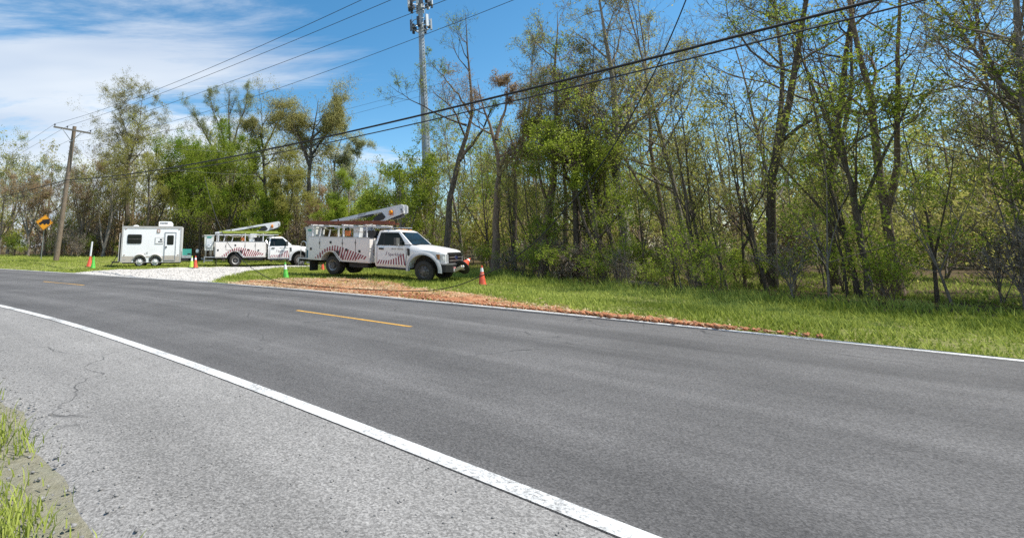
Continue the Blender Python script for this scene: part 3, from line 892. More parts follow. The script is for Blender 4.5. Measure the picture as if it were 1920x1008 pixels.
def children(P, Rr, L, k, t0, t1, ang, angsd, lf, nseg, wig, up, rng, rfac=0.6, rmin=0.004, taper=0.75, droop=0.0, tpow=1.0, lsd=0.25, shape=0.5):
    B, n, _ = P.shape
    t = t0 + (t1 - t0) * rng.random((B, k)) ** tpow
    f = t * (n - 1); i = np.minimum(f.astype(int), n - 2); fr = (f - i)[..., None]
    b = np.arange(B)[:, None]
    st = P[b, i] * (1 - fr) + P[b, i + 1] * fr
    tg = P[b, i + 1] - P[b, i]; tg /= np.linalg.norm(tg, axis=2)[..., None] + 1e-9
    r0 = Rr[b, i] * (1 - fr[..., 0]) + Rr[b, i + 1] * fr[..., 0]
    rv = rng.normal(size=(B, k, 3)); pr = np.cross(tg, rv); pr /= np.linalg.norm(pr, axis=2)[..., None] + 1e-9
    th = np.abs(rng.normal(ang, angsd, (B, k)))[..., None]
    d = tg * np.cos(th) + pr * np.sin(th)
    ln = L[:, None] * lf * np.clip(1 + rng.normal(0, lsd, (B, k)), 0.35, 1.8) * (1 - shape * t)
    d = d.reshape(-1, 3); ln = ln.ravel()
    Q = walk(st.reshape(-1, 3), d, ln, nseg, wig, up, rng, droop)
    rr = np.maximum((r0 * rfac).ravel(), rmin)[:, None] * np.linspace(1, 1 - taper, nseg + 1)[None]
    rr = np.maximum(rr, rmin * 0.6)
    return Q, rr, ln


def leaves(P, per, size, spread, rng, t0=0.2, up=0.3, aspect=0.55, tri=False):
    """diamond leaves in small tufts along the twigs"""
    B, n, _ = P.shape
    M = B * per
    b = np.repeat(np.arange(B), per); f = (t0 + (1 - t0) * rng.random(M)) * (n - 1)
    i = np.minimum(f.astype(int), n - 2); fr = (f - i)[:, None]
    c = P[b, i] * (1 - fr) + P[b, i + 1] * fr + rng.normal(0, spread, (M, 3))
    s = size * np.clip(rng.normal(1, 0.3, M), 0.4, 1.8)
    d = rng.normal(size=(M, 3)); d[:, 2] -= 0.2; d /= np.linalg.norm(d, axis=1)[:, None]
    nv = rng.normal(size=(M, 3)); nv[:, 2] += up * 2
    w = np.cross(d, nv); w /= np.linalg.norm(w, axis=1)[:, None] + 1e-9
    d *= s[:, None]; w *= (s * aspect)[:, None]
    nrm = np.cross(d, w); nrm /= np.linalg.norm(nrm, axis=1)[:, None] + 1e-9
    if tri:
        return np.stack([c - d, c + w * 1.1 + d * 0.2, c + d - w * 0.6], 1).reshape(-1, 3), np.arange(M * 3).reshape(-1, 3), M
    bend = nrm * (s * 0.18)[:, None]
    V = np.stack([c - d, c + w * 0.9 + bend, c + d, c - w * 0.9 + bend], 1).reshape(-1, 3)
    return V, np.arange(M * 4).reshape(-1, 4), M


def path_points(pts, nseg):
    pts = np.array(pts, float)
    d = np.concatenate(([0], np.cumsum(np.linalg.norm(np.diff(pts, axis=0), axis=1))))
    s = np.linspace(0, d[-1], nseg + 1)
    return np.stack([np.interp(s, d, pts[:, j]) for j in range(3)], 1)


def tree_mesh(seed, H, r0, path=None, fork=0, crown0=0.35, limbs=11, limb_len=0.42, limb_ang=0.9, br=6, tw=6, sub=2, wig=0.16, up=0.10,
              leaf=0.05, per=3, spread=0.07, lean=0.04, twig_r=0.006, trunk_wig=0.05, droop=0.0, shape=0.5, leaf_t0=0.25, tpow=1.0, keep=1.0, extra_trunks=(), tri=False, segs=(12, 5, 4, 2, 1), sides=(8, 5, 3, 3, 3)):
    """returns (wood verts, wood quads, leaf verts, leaf quads, tints) with the trunk's foot at the origin"""
    rng = np.random.default_rng(seed)
    nt = segs[0]
    limbs = max(3, int(round(limbs * 1.6 / (1 + fork + 0.6 * len(extra_trunks)))))
    tr = []
    if path is None:
        P0 = walk(np.zeros((1, 3)), np.array([[rng.normal(0, lean), rng.normal(0, lean), 1]]), np.array([H]), nt, trunk_wig, 0.03, rng)
        tr.append((P0[0], r0))
    else:
        q = path_points(path, nt); q[1:-1] += rng.normal(0, 0.03, (nt - 1, 3)); tr.append((q, r0))
    for k in range(fork):
        base = tr[0][0]; i = int(nt * rng.uniform(0.12, 0.35))
        a = rng.uniform(0, 2 * np.pi); d = np.array([[math.cos(a) * 0.45, math.sin(a) * 0.45, 1]])
        hh = (base[-1, 2] - base[i, 2]) * rng.uniform(0.75, 1.0)
        tr.append((walk(base[i][None], d, np.array([hh]), nt, trunk_wig, 0.06, rng)[0], r0 * 0.62))
    for e in extra_trunks:
        q = path_points(e[0], nt); q[1:-1] += rng.normal(0, 0.03, (nt - 1, 3)); tr.append((q, e[1]))
    TP = np.stack([a for a, _ in tr]); TR = np.stack([b * (np.linspace(1, 0.0, nt + 1) ** 0.9 * 0.97 + 0.03) for _, b in tr])
    TR[:, 0] *= 1.28
    TL = np.array([np.linalg.norm(np.diff(a, axis=0), axis=1).sum() for a, _ in tr])
    W = []
    W.append(tubes(TP, TR, sides[0]))
    LP, LR, LL = children(TP, TR, TL, limbs, crown0, 0.97, limb_ang, 0.22, limb_len, segs[1], wig * 0.8, up, rng, 0.62, 0.012, 0.8, droop, tpow, shape=shape)
    W.append(tubes(LP, LR, sides[1]))
    BP, BR, BL = children(LP, LR, LL, br, 0.22, 0.98, 0.75, 0.25, 0.52, segs[2], wig, up, rng, 0.6, 0.008, 0.75, droop, shape=0.35)
    W.append(tubes(BP, BR, sides[2]))
    KP, KR, KL = children(BP, BR, BL, tw, 0.2, 1.0, 0.7, 0.28, 0.55, segs[3], wig * 1.2, up * 0.8, rng, 0.6, twig_r, 0.7, droop, shape=0.3)
    W.append(tubes(KP, KR, sides[3]))
    srcs = [KP]
    if sub:
        SP, SR, SL = children(KP, KR, KL, sub, 0.2, 1.0, 0.7, 0.3, 0.6, segs[4], wig * 1.2, up * 0.5, rng, 0.7, twig_r * 0.8, 0.5, droop, shape=0.2)
        W.append(tubes(SP, SR, sides[4])); srcs = [SP]
    off, wv, wf = 0, [], []
    for v, q in W:
        wv.append(v); wf.append(q + off); off += len(v)
    src = srcs[0]
    if keep < 1:
        src = src[rng.random(len(src)) < keep]
    if per > 0:
        lv, lf, M = leaves(src, per, leaf, spread, rng, leaf_t0, tri=tri)
        cl = np.repeat(rng.normal(0, 0.16, len(src)), per)
        tint = np.clip(0.5 + cl + rng.normal(0, 0.2, M), 0, 1)
    else:
        lv, lf, tint, tri = np.zeros((0, 3)), np.zeros((0, 4), int), np.zeros(0), False
    return np.concatenate(wv), np.concatenate(wf), lv, lf, np.repeat(tint, 3 if tri else 4)


def tree_thing(name, meshes, loc, rz, bark, leafm, label, cat='tree', group=None, scale=1.0):
    root = empty(name, loc, (0, 0, rz))
    tag(root, label, cat, group)
    root.scale = (scale,) * 3
    t = new_obj('trunk', meshes[0], root); c = None
    t.data.materials.clear(); t.data.materials.append(MAT[bark])
    if meshes[1] is not None:
        c = new_obj('crown', meshes[1], root)
        c.data.materials.clear(); c.data.materials.append(MAT[leafm])
    return root


def to_meshes(data, name):
    wv, wf, lv, lf, ti = data
    a = np_mesh(name + '_wood', wv, wf)
    a.polygons.foreach_set('use_smooth', np.ones(len(a.polygons), bool))
    b = np_mesh(name + '_leaf', lv, lf, tint=ti) if len(lv) else None
    return a, b


def foot(px, Y, sink=0.06):
    """the spot on the ground at distance Y seen in picture column px"""
    p = at_y(px, 470, Y)
    z = ground_z(p[0], p[1])
    p = at_y(px, 461 + (EYE - z) * FPX / Y * 0.98, Y)
    return np.array([p[0], p[1], z - sink])


def h_for(px, py, Y, z0):
    return at_y(px, py, Y)[2] - z0


def photo_tree(seed, px, Y, top, bark, leafm, label, r=None, path=None, rel=None, name='tree', depth_sway=0.0, extra=(), **kw):
    """a tree that stands where the photograph shows one; path lists picture points up the trunk at distance Y"""
    f = foot(px, Y)
    H = h_for(top[0], top[1], Y, f[2])
    pth = None
    if path:
        pth = [(0, 0, 0)] + [tuple(at_y(a, b, Y + depth_sway * k) - f) for k, (a, b) in enumerate(path)]
    ex = [([tuple(at_y(a, b, Y) - f) for a, b in e], er) for e, er in extra]
    if r is None:
        r = 0.012 * H + 0.03
    if seed < 200:          # farther trees: finer spray of smaller leaves
        kw['tri'] = True; kw['sub'] = 3; kw['per'] = int(round(kw.get('per', 3) * 1.5)); kw['sides'] = (8, 4, 3, 1, 1); kw['twig_r'] = 0.008
    else:
        kw['sides'] = (8, 5, 3, 3, 1); kw['sub'] = kw.get('sub', 3)
    d = tree_mesh(seed, H, r, path=pth, extra_trunks=ex, **kw)
    return tree_thing(name, to_meshes(d, name), f, 0.0, bark, leafm, label)


# --- trees of the left and middle of the woods
photo_tree(101, 14, 62, (18, 292), 'bark_grey', 'leaf_pale', 'pale hazy tree with open crown at the far left end of the woods', fork=2, limbs=10, leaf=0.068, per=5, spread=0.16, br=5, tw=5)
photo_tree(102, 78, 58, (98, 282), 'bark_grey', 'leaf_pale', 'pale grey-green rounded tree behind the truck warning sign, left of the utility pole', fork=2, limbs=14, leaf=0.068, per=6, spread=0.16, br=5, tw=5)
photo_tree(103, 52, 50, (62, 322), 'bark_grey', 'leaf_brown', 'low olive and grey bushy tree straight behind the yellow warning sign', fork=3, limbs=14, leaf=0.056, per=5, spread=0.12, crown0=0.12, br=5, tw=6)
photo_tree(104, 148, 48, (152, 282), 'bark_brown', 'leaf_brown', 'brownish twiggy tree just right of the utility pole', fork=3, limbs=15, leaf=0.050, per=4, spread=0.11, crown0=0.2, br=6, tw=6)
photo_tree(105, 192, 47, (188, 292), 'bark_grey', 'leaf_olive', 'grey tangled tree with thin olive leaves between the utility pole and white trailer', fork=3, limbs=15, leaf=0.050, per=4, spread=0.11, crown0=0.2, br=6, tw=6)
photo_tree(106, 236, 52, (250, 176), 'bark_dark', 'leaf_oak', 'tall twin-trunked tree with sparse dotted crown behind the white trailer', r=0.25,
           path=[(238, 330), (246, 285), (262, 230), (268, 178)], extra=[([(240, 420), (241, 300), (238, 250), (222, 205), (212, 184)], 0.17)],
           limbs=24, limb_len=0.25, crown0=0.34, leaf=0.053, per=6, spread=0.12, br=6, tw=6, limb_ang=1.05, shape=0.35, up=0.03)
photo_tree(107, 271, 46, (282, 262), 'bark_dark', 'leaf_olive', 'yellow-green tree over the roof of the white trailer', fork=1, limbs=15, leaf=0.056, per=6, spread=0.13, crown0=0.3)
photo_tree(108, 330, 47, (338, 246), 'bark_dark', 'leaf_dense', 'dense dark green tree right of the trailer roof, fullest crown in the left woods', fork=2, limbs=19, leaf=0.071, per=9, spread=0.17, crown0=0.22, br=7, tw=6, limb_len=0.4)
photo_tree(109, 431, 54, (430, 152), 'bark_dark', 'leaf_pale', 'tall pale tree fanning out in fine upright branches above the second truck', r=0.26,
           path=[(432, 330), (431, 270), (428, 215), (432, 160)], extra=[([(431, 300), (418, 255), (400, 210), (392, 172)], 0.14), ([(431, 290), (446, 240), (462, 195), (466, 160)], 0.14), ([(425, 340), (400, 280), (370, 225), (345, 190)], 0.12)],
           limbs=16, limb_len=0.24, limb_ang=0.5, crown0=0.38, leaf=0.046, per=4, spread=0.12, up=0.16, br=7, tw=6, twig_r=0.008)
photo_tree(110, 418, 45, (420, 268), 'bark_dark', 'leaf_bright', 'bright yellow-green bushy tree straight above the second bucket truck', fork=3, limbs=17, leaf=0.062, per=8, spread=0.16, crown0=0.2, limb_len=0.40, br=7)
photo_tree(111, 372, 46, (372, 300), 'bark_dark', 'leaf_bright', 'small fresh green tree in the gap between trailer and second truck', fork=2, limbs=11, leaf=0.062, per=7, spread=0.15, crown0=0.2)
photo_tree(112, 496, 46, (522, 186), 'bark_dark', 'leaf_oak', 'crooked oak with knotted dark limbs left of the widest oak', r=0.27,
           path=[(498, 420), (497, 340), (494, 285), (487, 245), (505, 215), (524, 192)], extra=[([(496, 300), (478, 255), (466, 225)], 0.15), ([(495, 280), (515, 240), (530, 212), (535, 190)], 0.13)],
           limbs=18, limb_len=0.27, crown0=0.3, wig=0.17, limb_ang=1.0, leaf=0.062, per=4, spread=0.2, br=6, tw=6, up=0.05, shape=0.3)
photo_tree(113, 577, 45, (596, 178), 'bark_dark', 'leaf_oak', 'widest oak with dense knobbly cream-leaved crown left of the sky gap', r=0.31,
           path=[(578, 420), (580, 330), (583, 275), (590, 232), (597, 184)], extra=[([(581, 310), (562, 262), (553, 222)], 0.17), ([(582, 295), (612, 250), (640, 222)], 0.17), ([(585, 260), (620, 225), (632, 195)], 0.13)],
           limbs=22, limb_len=0.29, crown0=0.28, wig=0.17, limb_ang=1.0, leaf=0.065, per=4, spread=0.2, br=7, tw=6, up=0.05, shape=0.3)
photo_tree(114, 629, 47, (655, 232), 'bark_grey', 'leaf_blossom', 'paler tree with cream leaf clusters at the left rim of the sky gap', r=0.2,
           path=[(628, 380), (626, 310), (635, 270), (652, 238)], extra=[([(628, 340), (650, 300), (675, 270)], 0.12), ([(652, 420), (655, 340), (668, 300), (684, 275)], 0.11)],
           limbs=18, limb_len=0.28, crown0=0.25, leaf=0.056, per=5, spread=0.14, br=6, tw=6, up=0.05)
photo_tree(115, 540, 43, (545, 300), 'bark_dark', 'leaf_olive', 'yellow-green understorey tree between the crooked oak and the widest oak', fork=2, limbs=15, leaf=0.056, per=6, spread=0.13, crown0=0.2)
photo_tree(116, 604, 42, (604, 372), 'bark_brown', 'leaf_brown', 'rusty brown bush behind the rear of the nearest truck', fork=3, limbs=14, leaf=0.050, per=6, spread=0.11, crown0=0.1)
photo_tree(117, 662, 40, (668, 345), 'bark_dark', 'leaf_bright', 'bright green bush behind the raised boom of the nearest truck', fork=3, limbs=16, leaf=0.056, per=8, spread=0.13, crown0=0.1)
photo_tree(118, 508, 42, (506, 372), 'bark_dark', 'leaf_bright', 'low fresh green bush behind the boom of the second truck', fork=3, limbs=15, leaf=0.056, per=8, spread=0.13, crown0=0.1)
# --- right woods, nearer
photo_tree(201, 752, 33, (758, 300), 'bark_grey', 'leaf_bright', 'leafy bright green tree at the foot of the cell tower', fork=2, limbs=12, leaf=0.072, per=5, spread=0.13, crown0=0.25, br=6, tw=6, limb_len=0.5)
photo_tree(202, 733, 36, (722, 325), 'bark_grey', 'leaf_bright', 'smaller leafy tree left of the cell tower in front of the sky gap', fork=2, limbs=10, leaf=0.072, per=4, spread=0.13, crown0=0.25)
photo_tree(203, 838, 29, (870, -20), 'bark_dark', 'leaf_bright', 'tall slanting tree right of the cell tower reaching long bare twigs over it', r=0.22,
           path=[(840, 380), (860, 305), (884, 217), (880, 120), (872, 20)], extra=[([(862, 300), (905, 245), (930, 180)], 0.12), ([(884, 217), (850, 165), (800, 110)], 0.08), ([(875, 235), (820, 215), (760, 180), (722, 155)], 0.07)],
           limbs=10, limb_len=0.30, crown0=0.45, leaf=0.041, per=1, spread=0.07, br=6, tw=6, wig=0.2)
photo_tree(204, 928, 26, (925, 90), 'bark_brown', 'leaf_brown', 'thick dark trunk wrapped in dry brown vines beside the truck front', r=0.24,
           path=[(929, 470), (931, 380), (936, 310), (925, 250), (905, 200), (895, 150)], extra=[([(935, 312), (960, 285), (985, 275), (1000, 240)], 0.15), ([(930, 262), (945, 215), (955, 150)], 0.11)],
           limbs=9, limb_len=0.3, crown0=0.45, leaf=0.04, per=2, spread=0.08, br=7, tw=7, wig=0.2, sub=5, shape=0.3)
photo_tree(205, 964, 28, (990, -10), 'bark_dark', 'leaf_olive', 'straight slim tree just right of the vine-wrapped trunk', r=0.15,
           path=[(965, 400), (966, 320), (995, 180), (1000, 80)], limbs=11, limb_len=0.26, crown0=0.4, leaf=0.043, per=2, spread=0.08, br=6, tw=6)
photo_tree(206, 1019, 22.5, (1045, -40), 'bark_brown', 'leaf_olive', 'dark tree leaning right above the brush pile, its trunk crossed by the slack cable', r=0.22,
           path=[(1019, 470), (1028, 395), (1040, 310), (1043, 220), (1040, 120), (1045, 20)], extra=[([(1030, 390), (1015, 340), (1000, 290), (985, 230)], 0.09)],
           limbs=11, limb_len=0.26, crown0=0.40, leaf=0.041, per=1, spread=0.07, br=7, tw=6, wig=0.24, sub=6)
photo_tree(207, 1077, 21, (1100, -60), 'bark_dark', 'leaf_olive', 'knotty trunk right of the brush pile with a kink at head height', r=0.14,
           path=[(1080, 470), (1082, 410), (1074, 370), (1085, 300), (1110, 190), (1115, 80)], limbs=11, limb_len=0.25, crown0=0.38, leaf=0.038, per=1, spread=0.07, br=6, tw=6, wig=0.24, sub=6)
photo_tree(208, 1135, 19.5, (1150, 236), 'bark_dark', 'leaf_bright', 'brightest green young tree filling the gap under the rising cable', fork=2, limbs=13, leaf=0.047, per=7, spread=0.09, crown0=0.25, br=7, tw=6, limb_len=0.46)
photo_tree(209, 1088, 24, (1200, 110), 'bark_brown', 'leaf_olive', 'tree slanting steeply right across the upper right of the woods', r=0.17,
           path=[(1075, 310), (1090, 276), (1152, 219), (1197, 162), (1230, 90)], limbs=11, limb_len=0.3, crown0=0.4, leaf=0.041, per=2, spread=0.08, br=6, tw=6, sub=6)
photo_tree(210, 1183, 21, (1190, -60), 'bark_pale', 'leaf_olive', 'thick pale grey trunk standing over the fallen log', r=0.24, limbs=11, limb_len=0.28, crown0=0.35, leaf=0.041, per=2, spread=0.08, br=6, tw=6, sub=4)
photo_tree(211, 1128, 21.5, (1120, 120), 'bark_dark', 'leaf_blossom', 'thin dark trunk with whitish blossom leaves left of the pale grey trunk', r=0.09, limbs=10, limb_len=0.32, crown0=0.2, leaf=0.038, per=2, spread=0.08, br=5, tw=6)
photo_tree(213, 868, 33, (842, 215), 'bark_grey', 'leaf_bright', 'slim tree with green tufts above the windscreen of the nearest truck', r=0.12, limbs=11, limb_len=0.34, crown0=0.25, leaf=0.051, per=2, spread=0.1, br=6, tw=6)
photo_tree(214, 806, 36, (826, 300), 'bark_brown', 'leaf_olive', 'olive-leaved tree hiding the lowest part of the cell tower', fork=1, limbs=11, leaf=0.064, per=4, spread=0.11, crown0=0.2, br=6, tw=6)
photo_tree(215, 1056, 25, (1060, 110), 'bark_brown', 'leaf_brown', 'tree hung with a brown vine tangle under the high cables', r=0.14, path=[(1060, 400), (1058, 300), (1050, 200), (1070, 130)], limbs=13, limb_len=0.26, crown0=0.5, leaf=0.035, per=2, spread=0.09, br=8, tw=7, wig=0.3, sub=6)
# --- more of the same roadside woods going on to the right
ext_protos = [to_meshes(tree_mesh(301, 16, 0.15, fork=1, limbs=12, limb_len=0.28, crown0=0.3, leaf=0.036, per=2, spread=0.07, br=6, tw=5, wig=0.24), 'tree_a'),
              to_meshes(tree_mesh(302, 14, 0.11, fork=0, limbs=14, limb_len=0.30, crown0=0.25, leaf=0.036, per=2, spread=0.07, br=6, tw=6, wig=0.22), 'tree_b'),
              to_meshes(tree_mesh(303, 9, 0.07, fork=2, limbs=13, limb_len=0.40, crown0=0.2, leaf=0.040, per=4, spread=0.08, br=6, tw=5), 'tree_c'),
              to_meshes(tree_mesh(304, 17, 0.14, fork=1, limbs=12, limb_len=0.26, crown0=0.35, leaf=0.034, per=2, spread=0.07, br=6, tw=6, wig=0.3), 'tree_d')]
ext_spots = [(15.2, 16.5, 0), (15.6, 20.5, 1), (14.4, 12.9, 2), (17.2, 14.6, 3), (16.2, 10.8, 1), (18.4, 17.5, 0), (17.4, 9.2, 2), (19.6, 11.8, 0), (18.6, 6.6, 3),
             (22.0, 14.0, 1), (21.4, 8.0, 2), (23.5, 5.0, 0), (25.0, 10.5, 3), (20.5, 21.5, 1), (26.5, 16.0, 0), (23.0, 2.2, 1), (28.5, 7.0, 0), (16.8, 23.5, 3), (12.0, 21.0, 2), (31.0, 12.0, 3), (29.0, 20.0, 1)]
ext_mats = [('bark_dark', 'leaf_olive'), ('bark_grey', 'leaf_olive'), ('bark_dark', 'leaf_bright'), ('bark_brown', 'leaf_oak')]
for k, (x, y, p) in enumerate(ext_spots):
    s = 0.86 + 0.3 * random.random()
    tree_thing('tree', ext_protos[p], (x, y, ground_z(x, y) - 0.06), random.uniform(0, 6.28), *ext_mats[p],
               'half-leafed roadside tree in the woods right of the pale grey trunk', group='trees of the woods right of the fallen log', scale=s)


# --- woods behind: a mass of far trees
def merge(name, protos, placements, mats, label, cat):
    """protos: list of tree_mesh data; placements: (x,y,z,scale,rot,proto); one object, wood and leaf materials per prototype"""
    V, F3, F4, M3, M4, TI, off = [], [], [], [], [], [], 0
    rng = np.random.default_rng(len(placements))
    for x, y, z, s, a, p in placements:
        wv, wf, lv, lf, ti = protos[p]
        ca, sa = math.cos(a), math.sin(a)
        M = np.array([[ca, -sa, 0], [sa, ca, 0], [0, 0, 1]]) * s
        for v, f, t, mi in ((wv, wf, np.zeros(len(wv)), 2 * p), (lv, lf, ti + rng.normal(0, 0.12), 2 * p + 1)):
            if not len(v):
                continue
            V.append(v @ M.T + np.array([x, y, z])); (F3 if f.shape[1] == 3 else F4).append(f + off); (M3 if f.shape[1] == 3 else M4).append(np.full(len(f), mi)); TI.append(np.clip(t, 0, 1)); off += len(v)
    me = np_mesh(name, np.concatenate(V), [np.concatenate(q) for q in (F3, F4) if q], np.concatenate(M3 + M4), np.concatenate(TI))
    return tag(new_obj(name, me, None, mats), label, cat, kind='stuff')


LOW = dict(segs=(6, 4, 3, 2, 1), sides=(5, 3, 1, 1, 1), sub=0, tri=True)
far_p = [tree_mesh(401, 13, 0.16, fork=1, limbs=12, limb_len=0.36, crown0=0.15, br=5, tw=4, leaf=0.12, per=5, spread=0.30, twig_r=0.012, **LOW),
         tree_mesh(402, 11, 0.14, fork=2, limbs=12, limb_len=0.38, crown0=0.12, br=5, tw=4, leaf=0.12, per=6, spread=0.28, twig_r=0.012, **LOW),
         tree_mesh(403, 12, 0.15, fork=2, limbs=12, limb_len=0.36, crown0=0.12, br=5, tw=5, leaf=0.11, per=4, spread=0.26, twig_r=0.013, **LOW)]
rng = np.random.default_rng(77)
pl = []
cand_n = 0
while len(pl) < 170 and cand_n < 12000:
    cand_n += 1
    v = rng.uniform(-0.86, 0.6) if rng.random() < 0.68 else rng.uniform(0.6, 1.9)
    y = rng.uniform(44, 95) if v < 0.3 else rng.uniform(26, 80) if v < 0.8 else rng.uniform(14, 55)
    x = v * y
    if not in_poly(np.array([x]), np.array([y - 4.0]), WOODS_POLY)[0] or not in_poly(np.array([x - 4.0]), np.array([y]), WOODS_POLY)[0]:
        continue
    if np.hypot(x, y) < (33 if v < 0.26 else 47) or np.hypot(x - 13, y - 57) < 4:
        continue
    lo = 0.72 if 0.09 < v < 0.25 else 1.0             # the gap left of the tower stays low
    lo *= 0.84 if v < -0.4 else 1.0
    pl.append((x, y, 0.0, lo * rng.uniform(0.85, 1.22) * (0.82 + 0.004 * y), rng.uniform(0, 6.28), (int(rng.integers(0, 3)) if v > -0.35 else int(rng.choice([0, 2])))))
# the thicket under and behind them: sprays of leaves and twigs, too many to count
th = []
for _ in range(4):
    th.append(tree_mesh(410 + _, 3.2, 0.03, fork=3, limbs=10, limb_len=0.48, crown0=0.05, br=4, tw=3, leaf=0.10 if _ < 2 else 0.055, per=5, spread=0.28 if _ < 2 else 0.20, twig_r=0.010, lean=0.2, segs=(4, 3, 2, 1, 1), sides=(3, 3, 1, 1, 1), sub=0, tri=True))
k = 0
npl = len(pl)
while k < 250:
    v = rng.uniform(-0.86, 1.9)
    v = rng.uniform(-0.86, 0.3) if k % 2 else rng.uniform(0.25, 1.7)
    y = rng.uniform(46, 75) if v < 0.05 else rng.uniform(32, 62) if v < 0.4 else rng.uniform(14, 60)
    x = v * y
    if not in_poly(np.array([x]), np.array([y - 6.0]), WOODS_POLY)[0] or not in_poly(np.array([x - 5.0]), np.array([y]), WOODS_POLY)[0]:
        continue
    if np.hypot(x, y) < 28:
        continue
    pl.append((x, y, -0.1, rng.uniform(0.8, 1.7), rng.uniform(0, 6.28), (3 if v < 0.4 or np.hypot(x, y) > 46 else 5) + (int(rng.integers(0, 2)) if v > -0.3 else int(rng.random() < 0.7)))); k += 1
merge('woods', far_p + th, pl, ['bark_grey', 'leaf_olive', 'bark_dark', 'leaf_bright', 'bark_brown', 'leaf_oak', 'bark_brown', 'leaf_olive', 'bark_grey', 'leaf_brown', 'bark_grey', 'leaf_olive', 'bark_brown', 'leaf_oak'],
      'half-leafed spring woods closing the view behind the roadside trees', 'woods')

# --- undergrowth along the woods' edge: shrubs, saplings and dry brush
LOW = dict(segs=(5, 3, 2, 1, 1), sides=(4, 3, 1, 1, 1), sub=0, tri=True)
und_p = [tree_mesh(501, 1.6, 0.020, fork=4, limbs=16, limb_len=0.5, crown0=0.1, br=4, tw=4, leaf=0.034, per=4, spread=0.07, twig_r=0.003, limb_ang=0.7, lean=0.2, **LOW),
         tree_mesh(502, 1.7, 0.018, fork=5, limbs=18, limb_len=0.6, crown0=0.1, br=5, tw=4, leaf=0.028, per=1, spread=0.06, twig_r=0.003, wig=0.3, lean=0.25, **LOW),
         tree_mesh(503, 7.0, 0.045, fork=1, limbs=14, limb_len=0.24, crown0=0.25, br=5, tw=4, leaf=0.040, per=2, spread=0.10, twig_r=0.004, **LOW),
         tree_mesh(504, 4.2, 0.028, fork=2, limbs=14, limb_len=0.36, crown0=0.12, br=4, tw=4, leaf=0.040, per=5, spread=0.10, twig_r=0.004, **LOW)]
rng = np.random.default_rng(78)
pl = []
we = np.array(WOODS_EDGE)
wd = np.concatenate(([0], np.cumsum(np.hypot(*np.diff(we, axis=0).T))))
for k in range(300):
    s = rng.uniform(wd[2], wd[8]) if k % 10 < 5 else rng.uniform(wd[8], wd[-2])
    x, y = np.interp(s, wd, we[:, 0]), np.interp(s, wd, we[:, 1])
    x2, y2 = np.interp(s + 0.5, wd, we[:, 0]), np.interp(s + 0.5, wd, we[:, 1])
    t = np.array([x2 - x, y2 - y]); t /= np.linalg.norm(t) + 1e-9
    nrm = np.array([-t[1], t[0]])
    q = abs(rng.normal(0, 1)) * 3.4
    kind = int(rng.choice([0, 1, 2, 3], p=[0.22, 0.30, 0.32, 0.16]))
    if kind >= 2:
        q += 1.8
    x += nrm[0] * q; y += nrm[1] * q
    dd, _ = edge_dist([x], [y])
    if dd[0] < 3.4 or x > 24:
        continue
    sc = rng.uniform(0.6, 1.25)
    if kind < 2 and y > 38: sc *= 1.6
    if q < 0.5 and kind < 2: sc *= 0.7
    pl.append((x, y, ground_z(x, y) - 0.04, sc, rng.uniform(0, 6.28), kind))
merge('undergrowth', und_p, pl, ['bark_brown', 'leaf_bright', 'bark_grey', 'dead_leaf', 'bark_dark', 'leaf_olive', 'bark_grey', 'leaf_bright'], 'tangled brush and saplings filling the edge of the woods', 'undergrowth')

# dead brush pile under the leaning tree
f = foot(1068, 18.6)
bp_ = tree_mesh(601, 1.2, 0.02, fork=9, limbs=14, limb_len=0.7, crown0=0.05, br=5, tw=4, sub=0, segs=(6,4,3,2,1), sides=(4,3,3,3,3), leaf=0.045, per=4, spread=0.08, twig_r=0.004, wig=0.35, limb_ang=1.1, lean=0.5, droop=0.4)
tree_thing('brush_pile', to_meshes(bp_, 'brush_pile'), f, 0.4, 'bark_pale', 'dead_leaf', 'low pile of dead grey brush and dry leaves under the leaning dark tree', 'brush pile')
bm = bmesh.new()
a, b = foot(1138, 17.2), foot(1235, 16.6)
a[2] += 0.18; b[2] += 0.16
mid = (a + b) / 2 + np.array([0, 0.1, 0.03])
tube(bm, [a, a * 0.5 + mid * 0.5, mid, b], [0.09, 0.10, 0.11, 0.12], 8)
tag(finish('fallen_log', bm, 'bark_dark', smooth=50), 'dark fallen log lying in the grass at the foot of the pale grey trunk', 'log')


# ------------------------------------------------------------------ utility pole and the lines it carries
LD = np.array([0.722, -0.692])
G0 = on_ground(670, 542, 0.03)


def line_at(t, z):
    return np.array([G0[0] + LD[0] * t, G0[1] + LD[1] * t, z])


p_base, p_top = line_at(-28.41, 0.10), line_at(-27.18, 10.22)
pole = empty('utility_pole', p_base)
tag(pole, 'leaning brown wooden utility pole with one crossarm on the grass bank', 'utility pole')
ax_ = p_top - p_base
bm = bmesh.new()
tube(bm, [ax_ * k for k in np.linspace(0, 1, 9)], list(np.linspace(0.20, 0.135, 9)), 14)
finish('shaft', bm, 'pole_wood', pole, smooth=40)
DP = 37.0
arm_l, arm_r = at_depth(111.5, 240.5, DP), at_depth(178.5, 252.5, DP - 0.5)
arm_c = at_depth(145, 246.5, DP - 0.25)
shift = (p_base + ax_ * 0.968) - arm_c + np.array([-0.02, -0.20, 0])
arm_l, arm_r = arm_l + shift, arm_r + shift


